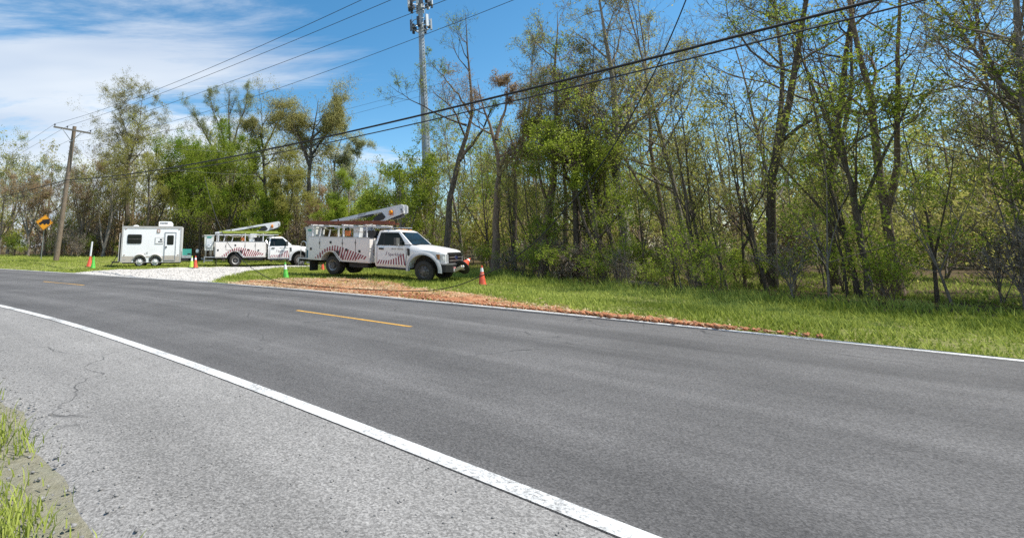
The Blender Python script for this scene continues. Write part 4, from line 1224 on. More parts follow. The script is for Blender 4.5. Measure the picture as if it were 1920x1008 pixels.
def bar(bm, a, b, w, h, mi=0):
    a, b = Vector(a), Vector(b); t = (b - a).normalized(); s = t.cross(Vector((0, 0, 1))).normalized() * w / 2; u = s.cross(t).normalized() * h / 2
    v = [bm.verts.new(p + s * i + u * j) for p in (a, b) for i, j in ((-1, -1), (1, -1), (1, 1), (-1, 1))]
    for f in ((0, 1, 2, 3), (7, 6, 5, 4), (0, 4, 5, 1), (1, 5, 6, 2), (2, 6, 7, 3), (3, 7, 4, 0)):
        bm.faces.new([v[i] for i in f]).material_index = mi


bm = bmesh.new(); bar(bm, arm_l - p_base, arm_r - p_base, 0.10, 0.125); finish('crossarm', bm, 'bark_pale', pole)
for q in (0.24, 0.76):
    bm = bmesh.new(); bar(bm, arm_l * (1 - q) + arm_r * q - p_base + np.array([0, -0.06, -0.05]), ax_ * 0.885 + np.array([0, -0.16, 0]), 0.03, 0.045)
    finish('brace', bm, 'trim_grey', pole)
pins = []
for q in (0.02, 0.36, 0.985):
    c = arm_l * (1 - q) + arm_r * q
    bm = bmesh.new()
    lathe(bm, [(0.012, 0.05), (0.015, 0.12), (0.05, 0.125), (0.062, 0.16), (0.05, 0.18), (0.055, 0.21), (0.035, 0.25), (0.0, 0.255)], 10)
    o = finish('insulator', bm, 'antenna_dark', pole, smooth=40); o.location = c - p_base
    pins.append(c + np.array([0, 0, 0.24]))
bm = bmesh.new(); lathe(bm, [(0.0, -0.04), (0.05, -0.035), (0.05, 0.035), (0.0, 0.04)], 8); o = finish('insulator', bm, 'antenna_dark', pole); o.location = ax_ * 0.88 + np.array([-0.12, -0.16, 0])


def wire_obj(name, P, r, mat, label, cat='wire', group=None):
    cu = bpy.data.curves.new(name, 'CURVE'); cu.dimensions = '3D'; cu.bevel_depth = r; cu.bevel_resolution = 1; cu.use_fill_caps = True
    s = cu.splines.new('POLY'); s.points.add(len(P) - 1)
    for q, p in zip(s.points, P):
        q.co = (*p, 1)
    return tag(new_obj(name, cu, None, [mat]), label, cat, group)


def hang(anchor, samples, extend, deg=2, n=40, left=False):
    """a wire in the vertical plane of the pole line, through the given picture points"""
    A = np.array(anchor, float)
    pts = [A] + [on_plane(a, b, A, LD) for a, b in samples]
    T = np.array([(p - A)[:2].dot(LD) for p in pts]); Z = np.array([p[2] for p in pts])
    w = np.ones(len(T)); w[0] = 4
    c = np.polyfit(T, Z, deg, w=w)
    te = T[np.argmax(np.abs(T))] + (extend if not left else -extend)
    tt = np.linspace(0, te, n)
    z = np.polyval(c, tt); z += (A[2] - z[0]) * np.exp(-np.abs(tt) / 2)
    return [np.array([A[0] + LD[0] * a, A[1] + LD[1] * a, b]) for a, b in zip(tt, z)]


def both(name, anchor, left, right, r, mat, label, cat='wire', ext=10, degl=1, degr=2, group=None):
    L = hang(anchor, left, 30, degl, 20, True)[::-1][:-1] if left else []
    Rr = hang(anchor, right, ext, degr)
    return wire_obj(name, L + Rr, r, mat, label, cat, group)


both('power_line', pins[0], [(60, 268), (0, 298.5)], [(212, 201), (450, 99), (684, 0)], 0.010, 'wire', 'highest thin power line, from the left tip of the crossarm', 'power line', 4)
both('power_line', pins[1], [(60, 278), (0, 308.5)], [(300, 176.5), (520, 88), (735, 0)], 0.010, 'wire', 'power line from the middle of the crossarm, second from the top', 'power line', 4)
both('power_line', pins[2], [(60, 293), (0, 327)], [(300, 201), (520, 120), (720, 46), (833, 1)], 0.010, 'wire', 'power line from the right tip of the crossarm, third from the top', 'power line', 4)
both('power_line', p_base + ax_ * 0.88 + np.array([-0.12, -0.16, 0]), None, [(322, 230.6), (500, 170), (680, 108), (900, 26), (960, 3)], 0.008, 'wire', 'thin neutral line below the three crossarm lines', 'power line', 4)
att = p_base + ax_ * 0.60 + np.array([-0.05, -0.18, 0])
both('main_cable', att, [(90, 347), (40, 360), (0, 370.6)], [(300, 317), (493, 283), (720, 232.3), (960, 176), (1200, 113)], 0.030, 'cable', 'thick black telephone cable strung from the pole across to the upper right', 'cable', 9, 2, 2)
both('second_cable', att + np.array([0, 0, -0.16]), [(60, 364), (0, 376)], [(374, 312.6), (490, 293.3), (680, 253.4), (819, 225), (960, 190), (1102, 157), (1200, 131)], 0.018, 'wire', 'thinner grey cable hanging just below the thick black cable', 'cable', 9, 2, 2)
both('side_wire', att + np.array([0, 0, 0.30]), [(60, 343), (0, 359)], [(150, 329), (165, 325)], 0.008, 'wire', 'thin short wire left of the pole above the thick cable', 'wire', 0.5, 1, 1)
# thin service wires through the left woods, and two wires beyond the sky gap
for pts, Y, lab in (([(200, 266), (306, 277.3), (450, 287), (589, 292), (650, 291)], 41, 'upper pale service wire crossing the woods above the second truck'),
                    ([(238, 310), (306, 317.5), (420, 326), (538, 329), (600, 328)], 38, 'lower pale service wire crossing the woods above the second truck')):
    wire_obj('service_wire', [at_y(a, b, Y) for a, b in pts], 0.008, 'drop_wire', lab, 'wire')
for pts, lab in (([(560, 231), (645, 206.3), (728, 184.5), (850, 150)], 'upper far wire passing behind the cell tower'),
                 ([(560, 245), (656, 215.6), (787, 181), (900, 147)], 'lower far wire passing behind the cell tower')):
    wire_obj('far_wire', [at_y(a, b, 70) for a, b in pts], 0.018, 'wire', lab, 'wire')
# the slack black cable that sags to the ground in front of the trucks
slack = [(383, 331), (398, 390), (416.7, 436), (429.6, 461), (453, 487), (480, 508.8), (512.5, 526.3), (540, 531.8), (605, 537.5), (680, 542.5), (780, 546.3), (817.5, 543.8), (860, 535.5), (899, 519), (946.7, 496.5), (970, 479.7), (1006, 452), (1028.6, 428.6), (1081, 369), (1109.5, 333.3), (1140, 290.5), (1166.7, 247.6), (1197.6, 193), (1235, 120), (1275, 30), (1290, -10)]
SP = [on_plane(a, b, np.array([G0[0], G0[1], 0.0]), LD) for a, b in slack]
for p in SP:
    p[2] = max(p[2], ground_z(p[0], p[1]) + 0.03)
cu = bpy.data.curves.new('slack_cable', 'CURVE'); cu.dimensions = '3D'; cu.bevel_depth = 0.013; cu.bevel_resolution = 1
s = cu.splines.new('NURBS'); s.points.add(len(SP) - 1); s.order_u = 3; s.use_endpoint_u = True; s.resolution_u = 6
for q, p in zip(s.points, SP):
    q.co = (*p, 1)
tag(new_obj('slack_cable', cu, None, ['cable']), 'slack black cable sagging to the straw in front of both trucks and rising right', 'cable')

# ------------------------------------------------------------------ truck warning sign
sp_top, sp_bot = at_depth(83.5, 404, 37.8), at_depth(77, 486, 38.0)
sign = empty('warning_sign', sp_bot); tag(sign, 'yellow-orange diamond warning sign with a black truck, on a thin post', 'road sign')
bm = bmesh.new(); tube(bm, [(0, 0, -0.15), tuple(at_depth(84.5, 412, 37.95) - sp_bot)], 0.032, 8); finish('post', bm, 'galv', sign)
ctr = at_depth(83.2, 416.8, 37.85) - sp_bot
plate = empty('sign_plate', ctr, (R(2), R(4), R(14))); plate.parent = sign
bm = bmesh.new(); h = 0.635
prism(bm, [(0, -h), (h, 0), (0, h), (-h, 0)], -0.004, 0.004); finish('face', bm, 'sign_orange', plate)
bm = bmesh.new()
for (x0, z0), (x1, z1) in (((0, -h), (h, 0)), ((h, 0), (0, h)), ((0, h), (-h, 0)), ((-h, 0), (0, -h))):
    k0, k1 = 0.955, 0.915
    a = [bm.verts.new((p[0] * k, -0.008, p[1] * k)) for p, k in (((x0, z0), k0), ((x1, z1), k0), ((x1, z1), k1), ((x0, z0), k1))]
    bm.faces.new(a)
finish('border', bm, 'ink', plate)
bm = bmesh.new()
prism(bm, [(-0.15, -0.10), (0.40, -0.10), (0.40, 0.25), (-0.15, 0.22)], -0.012, -0.006)
prism(bm, [(-0.40, -0.10), (-0.16, -0.10), (-0.16, 0.10), (-0.24, 0.10), (-0.29, 0.02), (-0.40, 0.0)], -0.012, -0.006)
for cx_ in (-0.27, 0.03, 0.28):
    prism(bm, [(cx_ + 0.085 * math.cos(a), -0.10 + 0.085 * math.sin(a)) for a in np.linspace(0, 2 * math.pi, 14, endpoint=False)], -0.0125, -0.0055)
o = finish('truck_symbol', bm, 'ink', plate); o.rotation_euler = (0, R(-8), 0)

# ------------------------------------------------------------------ cell tower
TY = 57.0
tb = at_y(801, 330, TY)
tower = empty('cell_tower', (tb[0], tb[1], 0.0)); tag(tower, 'tall grey steel cell tower with two rings of antennas above the trees', 'cell tower')
zt = lambda py: at_y(790, py, TY)[2]
bm = bmesh.new(); lathe(bm, [(0.66, -0.2), (0.60, 6), (0.50, 15), (0.42, 22), (0.33, 30), (0.28, zt(-14))], 18); finish('monopole', bm, 'tower_galv', tower, smooth=40)
for zz in (8, 14.5, 21, 27):
    bm = bmesh.new(); lathe(bm, [(0.0, zz), (0.60 - zz * 0.0095, zz), (0.60 - zz * 0.0095, zz + 0.12), (0.0, zz + 0.12)], 18)
    finish('flange', bm, 'galv', tower)
bm = bmesh.new()
for a in np.linspace(0, 1, 60):
    zz = 3 + a * 26
    rr = 0.64 - zz * 0.0105
    box(bm, rr * 0.5, rr * 0.5 + 0.16, -rr * 0.95 - 0.1, -rr * 0.95, zz, zz + 0.03)
finish('climbing_pegs', bm, 'galv', tower)


def antenna_ring(zc, rad, n, seed, hp):
    rng = random.Random(seed)
    bm = bmesh.new()
    for k in range(3):
        a = 2 * math.pi * k / 3 + 0.35
        tube(bm, [(0, 0, zc - 0.3), (rad * math.cos(a), rad * math.sin(a), zc)], 0.06, 6)
        tube(bm, [(0, 0, zc - 0.95), (rad * 0.9 * math.cos(a), rad * 0.9 * math.sin(a), zc - 0.05)], 0.05, 6)
    pts = [(rad * math.cos(2 * math.pi * k / 12), rad * math.sin(2 * math.pi * k / 12), zc) for k in range(13)]
    tube(bm, pts, 0.055, 6, cap=False)
    tube(bm, [(p[0], p[1], p[2] + 0.75) for p in pts], 0.045, 6, cap=False)
    finish('platform_frame', bm, 'galv', tower)
    for k in range(n):
        a = 2 * math.pi * k / n + rng.uniform(-0.12, 0.12)
        h = hp * rng.uniform(0.8, 1.15)
        bm = bmesh.new()
        box(bm, -0.09, 0.09, -0.17, 0.17, -h * 0.5, h * 0.5)
        o = finish('antenna_panel', bm, 'antenna' if rng.random() < 0.55 else 'antenna_dark', tower, bevel=0.03)
        o.location = ((rad + 0.14) * math.cos(a), (rad + 0.14) * math.sin(a), zc + 0.35 + rng.uniform(-0.2, 0.2)); o.rotation_euler = (0, 0, a)
        bm = bmesh.new(); box(bm, -0.11, 0.11, -0.15, 0.15, -0.25, 0.25)
        o = finish('radio_unit', bm, 'antenna_dark', tower, bevel=0.02)
        o.location = ((rad - 0.2) * math.cos(a), (rad - 0.2) * math.sin(a), zc + 0.1 + rng.uniform(-0.3, 0.3)); o.rotation_euler = (0, 0, a)
    for k in range(5):
        bm = bmesh.new(); a = rng.uniform(0, 6.28); tube(bm, [(rad * math.cos(a), rad * math.sin(a), zc), (rad * math.cos(a), rad * math.sin(a), zc + 1.9)], 0.018, 5); finish('whip_antenna', bm, 'galv', tower)


antenna_ring(zt(52), 1.15, 6, 3, 1.45)
antenna_ring(zt(9), 1.40, 12, 5, 1.75)

# ------------------------------------------------------------------ wheels, shared by the trucks and the trailer
MESH = {}


def wheel(parent, x, y, r, w, rimmat, key, deep):
    """wheel on the right-hand side (outer face towards -y); y is the outer face"""
    root = empty('wheel', (x, y, r)); root.parent = parent
    sgn = 1 if y < 0 else -1
    k = (key, 'tyre')
    ri = r * (0.68 if key == 'trailer' else 0.60)
    if k not in MESH:
        bm = bmesh.new()
        ri = r * (0.68 if key == 'trailer' else 0.60)
        prof = [(ri, 0.015), (ri * 1.08, 0.0), (r * 0.90, 0.008), (r * 0.975, 0.03), (r, 0.06), (r, w - 0.06), (r * 0.975, w - 0.03), (r * 0.9, w - 0.01), (ri, w)]
        lathe(bm, prof, 40, 'y', cap=False)
        for i in range(40):        # tread blocks
            a = 2 * math.pi * i / 40
            m = Matrix.Translation((r * math.cos(a) * 1.0, w * 0.5, r * math.sin(a) * 1.0)) @ Matrix.Rotation(-a, 4, 'Y')
            bmesh.ops.create_cube(bm, size=1.0, matrix=m @ Matrix.Diagonal((0.018, w * 0.72, 0.035, 1)))
        t = finish('tyre', bm, 'rubber', root, smooth=35); MESH[k] = t.data
        bm = bmesh.new()
        if deep:      # dished dual wheel
            lathe(bm, [(ri, 0.012), (ri * 0.96, 0.03), (ri * 0.86, 0.05), (ri * 0.80, 0.12), (ri * 0.62, 0.15)], 32, 'y', cap=False)
        else:
            lathe(bm, [(ri, 0.012), (ri * 0.95, 0.03), (ri * 0.88, 0.045), (ri * 0.78, 0.03), (ri * 0.55, -0.005), (ri * 0.42, 0.0), (ri * 0.40, -0.035), (ri * 0.30, -0.05), (0, -0.05)], 32, 'y', cap=False)
        rm = finish('rim', bm, rimmat, root, smooth=35); MESH[(key, 'rim')] = rm.data
        if deep:
            bm = bmesh.new(); lathe(bm, [(ri * 0.70, 0.145), (ri * 0.5, 0.155), (ri * 0.42, 0.10), (ri * 0.40, 0.04), (0, 0.03)], 24, 'y', cap=False); hb = finish('hub', bm, 'rim_dark', root, smooth=35); MESH[(key, 'hub')] = hb.data
        bm = bmesh.new()
        for i in range(8):
            a = 2 * math.pi * i / 8
            c = (ri * 0.68 * math.cos(a), 0.012 if not deep else 0.128, ri * 0.68 * math.sin(a))
            lathe(bm, [(0.0, -0.012), (ri * 0.10, -0.012), (ri * 0.10, 0.03)], 10, 'y', centre=c)
        hh = finish('hand_hole', bm, 'chassis', root); MESH[(key, 'hole')] = hh.data
    else:
        t = new_obj('tyre', MESH[k], root); rm = new_obj('rim', MESH[(key, 'rim')], root); hh = new_obj('hand_hole', MESH[(key, 'hole')], root)
        if deep: new_obj('hub', MESH[(key, 'hub')], root)
    if sgn < 0:
        root.rotation_euler = (0, 0, math.pi)
    return root


def cut(obj, cutter_bms):
    """boolean openings (wheel arches) cut for good"""
    for bm in cutter_bms:
        c = finish('cutter', bm, 'chassis', obj.parent)
        m = obj.modifiers.new('cut', 'BOOLEAN'); m.operation = 'DIFFERENCE'; m.object = c; m.solver = 'EXACT'
        bpy.context.view_layer.update()
        dg = bpy.context.evaluated_depsgraph_get()
        me = bpy.data.meshes.new_from_object(obj.evaluated_get(dg))
        obj.modifiers.clear(); old = obj.data; obj.data = me
        bpy.data.objects.remove(c); bpy.data.meshes.remove(old)


def cyl_y(bm, x, z, r, y0, y1, n=32):
    prism(bm, [(x + r * math.cos(2 * math.pi * k / n), z + r * math.sin(2 * math.pi * k / n)) for k in range(n)], y0, y1)


def loft(bm, sections, close=True):
    rings = [[bm.verts.new(p) for p in s] for s in sections]
    n = len(rings[0])
    for a, b in zip(rings[:-1], rings[1:]):
        for k in range(n):
            bm.faces.new((a[k], a[(k + 1) % n], b[(k + 1) % n], b[k]))
    bm.faces.new(rings[0][::-1]); bm.faces.new(rings[-1])


# ------------------------------------------------------------------ the bucket trucks
HW, CW, RW, WB, WBT = 1.10, 1.01, 0.405, 4.36, 4.55        # half width of service body and cab, tyre radius, wheelbase
BX0, BX1, BZ0, BZ1 = -1.40, 2.05, 0.60, 1.66


def make_truck(label, loc, rot, rim_f='rim_dark', rim_r='rim_grey', key='near', cone_holder=True):
    T = empty('bucket_truck', loc, rot)
    tag(T, label, 'truck', 'white bucket trucks with maroon stripes')
    # chassis
    bm = bmesh.new()
    for s in (-1, 1):
        box(bm, -1.9, 5.0, s * 0.43 - 0.05, s * 0.43 + 0.05, 0.48, 0.70)
    box(bm, -0.16, 0.16, -0.55, 0.55, 0.28, 0.56); box(bm, WB - 0.12, WB + 0.12, -0.75, 0.75, 0.28, 0.46)
    box(bm, 0.9, 1.9, -0.95, -0.5, 0.38, 0.58); box(bm, 2.3, 3.3, -0.45, 0.45, 0.36, 0.62); box(bm, 1.2, 2.2, 0.2, 0.9, 0.36, 0.58)
    box(bm, 4.0, 5.0, -0.5, 0.5, 0.42, 0.8)
    for s in (-1, 1):
        y0, y1 = sorted((s * 0.58, s * 0.61)); box(bm, -0.68, 0.56, y0, y1, 0.55, 1.06); box(bm, WB - 0.66, WB + 0.66, y0, y1, 0.44, 1.10)
    finish('chassis', bm, 'chassis', T)
    # service body
    bm = bmesh.new()
    for s in (-1, 1):
        y0, y1 = sorted((s * HW, s * (HW - 0.48)))
        box(bm, BX0, BX1, y0, y1, BZ0, BZ1)
    sb = finish('service_body', bm, 'body_paint', T, bevel=0.02)
    cb = bmesh.new()
    arch = [(-0.08 + 0.55 * math.cos(a), 0.46 + 0.55 * math.sin(a)) for a in np.linspace(R(66), R(190), 22)]
    prism(cb, [(0.50, 0.30)] + [(0.50, 0.60)] + arch + [(-0.62, 0.30)], -1.6, 1.6)
    cut(sb, [cb])
    bm = bmesh.new(); box(bm, BX0 + 0.03, BX1 - 0.03, -HW + 0.482, HW - 0.482, 0.72, 0.80); box(bm, BX1 - 0.06, BX1 - 0.02, -HW + 0.482, HW - 0.482, 0.802, 1.6)
    finish('load_floor', bm, 'chassis', sb)
    bm = bmesh.new()
    box(bm, BX0 - 0.01, BX1 + 0.01, -HW - 0.012, -HW + 0.08, BZ1 + 0.003, BZ1 + 0.035); box(bm, BX0 - 0.01, BX1 + 0.01, HW - 0.08, HW + 0.012, BZ1 + 0.003, BZ1 + 0.035)
    finish('top_rail', bm, 'steel', sb)
    for s in (-1, 1):
        bm = bmesh.new()
        bar(bm, (0.145, s * (HW + 0.010), 0.985), (0.52, s * (HW + 0.010), 0.60), 0.05, 0.055)
        finish('arch_trim', bm, 'steel', sb)
    # compartment doors on the visible (right) side and on the left
    doors = [(BX0 + 0.03, -0.70, 0.66, 1.60), (-0.67, 0.60, 1.12, 1.60), (0.63, 1.32, 0.66, 1.60), (1.35, BX1 - 0.04, 0.66, 1.60)]
    for s in (-1, 1):
        for k, (x0, x1, z0, z1) in enumerate(doors):
            bm = bmesh.new()
            y0, y1 = sorted((s * (HW + 0.002), s * (HW + 0.018)))
            if k == 2:
                pl = [(x0, 0.92), (x0 + 0.0, z1), (x1, z1), (x1, z0), (x0 + 0.10, z0)]
                prism(bm, pl, y0, y1)
            else:
                box(bm, x0, x1, y0, y1, z0, z1)
            d = finish('compartment_door', bm, 'body_paint', sb, bevel=0.006)
            lx, lz = [(x0 + 0.15, 1.10), (x0 + 0.62, 1.43), (x0 + 0.22, 1.12), (x0 + 0.20, 1.08)][k]
            bm = bmesh.new(); y0, y1 = sorted((s * (HW + 0.019), s * (HW + 0.032)))
            box(bm, lx - 0.055, lx + 0.055, y0, y1, lz - 0.055, lz + 0.055)
            o = finish('latch', bm, 'black_plastic', T, bevel=0.01)
    # stripes printed on the side, each a piece of its own
    def stripes(y):
        yo0, yo1 = sorted((y, y + (0.004 if y > 0 else -0.004)))
        n = 21
        inside = lambda p: math.hypot(p[0] + 0.08, p[1] - 0.46) < 0.575 and p[0] < 0.22 or (0.2 <= p[0] < 0.56 and p[1] < 1.02 - (p[0] - 0.145) * 1.0 + 0.06)
        for k in range(n):
            u = k / (n - 1)
            x = -0.95 + u * 2.74
            top = 0.74 + 0.56 * math.sin(min(1, u / 0.42) * math.pi / 2) if u < 0.42 else 1.30 - 0.42 * ((u - 0.42) / 0.58)
            ln = 0.14 + 0.42 * math.sin(math.pi * min(1, u * 1.05)) ** 0.9
            bot = max(0.68, top - ln)
            sh = -0.28 + 1.05 * u           # the stripes fan out
            w = 0.062 + 0.02 * abs(sh)
            dx = (top - bot) * sh
            xb, xt, zb = x - dx * 0.5, x + dx * 0.5, bot
            q = 0.0
            while q < 0.9 and (inside((xb + (xt - xb) * q, bot + (top - bot) * q)) or inside((xb + w + (xt - xb) * q, bot + (top - bot) * q))):
                q += 0.04
            if q >= 0.8:
                continue
            zb = bot + (top - bot) * q; xb = xb + (xt - xb) * q
            pl = [(xb, zb), (xb + w, zb), (xt + w, top), (xt, top)]
            if max(p[0] for p in pl) > BX1 - 0.03 or min(p[0] for p in pl) < BX0:
                continue
            bm = bmesh.new(); prism(bm, pl, yo0, yo1); finish('stripe', bm, 'maroon', sb)
    for s in (-1, 1):
        stripes(s * (HW + 0.021))
    for s in (-1, 1):
        for x in (-0.685, 0.615, 1.335):
            y0, y1 = sorted((s * (HW + 0.0185), s * (HW + 0.0195)))
            bm = bmesh.new(); box(bm, x - 0.011, x + 0.011, y0, y1, 1.12 if x < 0 else 0.66, 1.60); finish('door_gap', bm, 'chassis', sb)
        y0, y1 = sorted((s * (HW + 0.0205), s * (HW + 0.05)))
        for x, z in ((-0.70, 1.34), (0.62, 1.36), (1.33, 1.40)):
            bm = bmesh.new(); box(bm, x - 0.02, x + 0.02, y0, y1, z, z + 0.10); finish('hinge', bm, 'rim_dark', sb)
    # small dark step well behind the wheel arch
    for s in (-1, 1):
        bm = bmesh.new(); y0, y1 = sorted((s * (HW + 0.0225), s * (HW + 0.026)))
        prism(bm, [(0.20, 1.06), (0.44, 1.06), (0.44, 0.82)], y0, y1); finish('step_well', bm, 'black_plastic', sb)
    # rear shelf, bumper, hoops and mud flaps
    bm = bmesh.new()
    box(bm, -2.12, BX0 - 0.005, -0.98, 0.98, 0.60, 0.66); box(bm, -2.12, -2.06, -0.98, 0.98, 0.48, 0.598)
    for s in (-1, 1):
        box(bm, -2.14, -2.08, s * 0.75 - 0.22, s * 0.75 + 0.22, 0.27, 0.31); box(bm, -2.12, -2.09, s * 0.92 - 0.02, s * 0.92 + 0.02, 0.312, 0.478); box(bm, -2.12, -2.09, s * 0.58 - 0.02, s * 0.58 + 0.02, 0.312, 0.478)
    tsh = finish('tail_shelf', bm, 'steel', T, bevel=0.008)
    bm = bmesh.new()
    for s in (-1, 1):
        pts = [(-2.0, s * 0.93, 0.66), (-2.0, s * 0.93, 1.05)] + [(-2.0 + 0.17 * (1 - math.cos(a)), s * 0.93, 1.28 + 0.16 * math.sin(a)) for a in np.linspace(0, math.pi, 9)] + [(-1.66, s * 0.93, 1.05), (-1.66, s * 0.93, 0.66)]
        tube(bm, pts, 0.022, 8)
    finish('grab_hoop', bm, 'chrome', tsh, smooth=50)
    bm = bmesh.new(); box(bm, -2.1, -1.5, -0.35, 0.35, 0.36, 0.44); tube(bm, [(-2.05, 0, 0.46), (-2.25, 0, 0.46)], 0.05, 10); lathe(bm, [(0.0, 0.5), (0.05, 0.5), (0.05, 0.58), (0.0, 0.6)], 10, centre=(-2.25, 0, 0))
    finish('tow_hitch', bm, 'steel', tsh)
    for s in (-1, 1):
        bm = bmesh.new(); box(bm, -1.30, -1.275, s * 0.78 - 0.31, s * 0.78 + 0.31, 0.08, 0.598); finish('mud_flap', bm, 'rubber', T)
    # wheels
    for y in (-1.02, 1.02):
        wheel(T, 0.0, y, RW, 0.24, rim_r, key + 'r', True)
        wheel(T, 0.0, y * 0.73, RW, 0.24, rim_r, key + 'r', True)
        wheel(T, WB, y * 0.985, RW, 0.24, rim_f, key + 'f', False)
    # ---- cab
    def ring(x, zt, zb, yt, ym, zmid):
        half = [(0.0, zt), (yt * 0.55, zt), (yt, zt - 0.035), (ym - 0.02, zmid + 0.10), (ym, zmid - 0.06), (ym - 0.01, zb + 0.12), (ym - 0.06, zb)]
        pts = [(x, -a, b) for a, b in half] + [(x, a, b) for a, b in half[::-1]]
        return [p for i, p in enumerate(pts) if i not in (0,)][:-1] + [pts[0]]
    secs = []
    for x, zt, zb, yt, ym, zm in ((2.24, 1.40, 0.50, 0.95, CW - 0.02, 1.22), (2.30, 1.42, 0.48, 0.96, CW, 1.22), (3.60, 1.44, 0.48, 0.96, CW, 1.22), (3.80, 1.455, 0.50, 0.92, CW, 1.20),
                                  (4.10, 1.425, 0.52, 0.90, CW, 1.16), (4.60, 1.365, 0.52, 0.87, CW - 0.005, 1.12), (4.95, 1.305, 0.56, 0.82, CW - 0.03, 1.08), (5.12, 1.255, 0.62, 0.74, CW - 0.12, 1.04), (5.17, 1.20, 0.66, 0.70, CW - 0.17, 1.0)):
        secs.append(ring(x, zt, zb, yt, ym, zm))
    bm = bmesh.new(); loft(bm, secs)
    cab = finish('cab', bm, 'white_paint', T, smooth=32)
    cb = bmesh.new(); cyl_y(cb, WB, RW + 0.04, 0.60, -1.6, 1.6, 40)
    cut(cab, [cb])
    # greenhouse
    b0 = [(2.25, -0.97, 1.405), (3.84, -0.965, 1.44), (3.84, 0.965, 1.44), (2.25, 0.97, 1.405)]
    b1 = [(2.36, -0.82, 1.97), (3.26, -0.80, 1.985), (3.26, 0.80, 1.985), (2.36, 0.82, 1.97)]
    b2 = [(2.46, -0.68, 2.035), (3.14, -0.66, 2.045), (3.14, 0.66, 2.045), (2.46, 0.68, 2.035)]
    bm = bmesh.new(); loft(bm, [b0, b1, b2]); finish('cab_roof', bm, 'white_paint', cab, bevel=0.035, smooth=40)

    def on_face(q, uv, off):
        a, b, c_, d = [Vector(p) for p in q]
        n = (b - a).cross(d - a).normalized()
        return [tuple((a * (1 - u) + b * u) * (1 - v) + (d * (1 - u) + c_ * u) * v + n * off) for u, v in uv]

    def panel(name, q, uv, off, th, mat, parent):
        bm = bmesh.new()
        lo, hi = on_face(q, uv, off), on_face(q, uv, off + th)
        a = [bm.verts.new(p) for p in lo]; b = [bm.verts.new(p) for p in hi]
        bm.faces.new(b); bm.faces.new(a[::-1]); n = len(a)
        for i in range(n):
            bm.faces.new((a[i], a[(i + 1) % n], b[(i + 1) % n], b[i]))
        return finish(name, bm, mat, parent)
    right = [b0[0], b0[1], b1[1], b1[0]]; left = [b0[2], b0[3], b1[3], b1[2]]
    front = [b0[1], b0[2], b1[2], b1[1]]; back = [b0[3], b0[0], b1[0], b1[3]]
    panel('windscreen', front, [(0.05, 0.02), (0.95, 0.02), (0.955, 0.92), (0.045, 0.92)], 0.004, 0.006, 'glass_dark', cab)
    panel('rear_window', back, [(0.12, 0.15), (0.88, 0.15), (0.86, 0.86), (0.14, 0.86)], 0.004, 0.006, 'glass_dark', cab)
    panel('side_window', right, [(0.05, -0.06), (0.80, -0.06), (0.86, 0.10), (0.89, 0.55), (0.90, 0.88), (0.10, 0.90)], 0.004, 0.006, 'glass_dark', cab)
    panel('side_window', left, [(0.14, -0.04), (0.95, -0.06), (0.90, 0.90), (0.10, 0.88), (0.11, 0.5)], 0.004, 0.006, 'glass_dark', cab)
    for s in (-1, 1):      # window pillar
        q = right if s < 0 else left
        uu = [(0.235, -0.06), (0.262, -0.06), (0.262, 0.90), (0.25, 0.90)] if s < 0 else [(0.738, -0.06), (0.765, -0.06), (0.75, 0.90), (0.738, 0.90)]
        panel('window_pillar', q, uu, 0.011, 0.008, 'black_plastic', cab)
    # windscreen wipers and cowl
    bm = bmesh.new(); box(bm, 3.80, 3.98, -0.84, 0.84, 1.437, 1.462); finish('cowl', bm, 'black_plastic', cab)
    for s in (-1, 1):
        bm = bmesh.new(); y0, y1 = sorted((s * (CW + 0.001), s * (CW + 0.010)))
        prism(bm, [(2.36, 0.58), (3.60, 0.58), (3.64, 1.00), (3.62, 1.30), (2.36, 1.30)], y0, y1)
        d = finish('cab_door', bm, 'white_paint', cab, bevel=0.005)
        y0, y1 = sorted((s * (CW + 0.0025), s * (CW + 0.0045)))
        bm = bmesh.new(); box(bm, 2.335, 2.352, y0, y1, 0.57, 1.38); finish('door_gap', bm, 'chassis', cab)
        bm = bmesh.new(); prism(bm, [(3.605, 0.57), (3.622, 0.57), (3.664, 1.0), (3.645, 1.32), (3.628, 1.32), (3.647, 1.0)], y0, y1); finish('door_gap', bm, 'chassis', cab)
        bm = bmesh.new(); y0, y1 = sorted((s * (CW + 0.012), s * (CW + 0.045))); box(bm, 2.45, 2.66, y0, y1, 1.20, 1.265); finish('door_handle', bm, 'black_plastic', cab, bevel=0.01)
        bm = bmesh.new(); y0, y1 = sorted((s * (CW + 0.001), s * (CW + 0.012))); prism(bm, [(3.69, 1.30), (3.80, 1.27), (3.80, 1.02), (3.76, 0.98), (3.70, 1.02)], y0, y1); finish('fender_vent', bm, 'black_plastic', cab)
        # door stripes
        y0, y1 = sorted((s * (CW + 0.0115), s * (CW + 0.0155)))
        for k in range(11):
            u = k / 10; x = 2.36 + u * 1.20; hh = 0.16 + 0.30 * max(0, u - 0.35) ** 1.4 / 0.55; sh = 0.09 * (1 - 1.7 * u)
            bm = bmesh.new(); prism(bm, [(x, 0.60), (x + 0.052, 0.60), (x + 0.052 + sh, 0.60 + hh), (x + sh, 0.60 + hh)], y0, y1)
            finish('stripe', bm, 'maroon', d)
        # mirrors
        m = empty('mirror', (3.46, s * (CW + 0.02), 1.40)); m.parent = T
        bm = bmesh.new(); y0, y1 = sorted((s * 0.20, s * 0.46)); box(bm, -0.10, 0.02, y0, y1, -0.02, 0.30); finish('mirror_head', bm, 'mirror_grey', m, bevel=0.03, smooth=40)
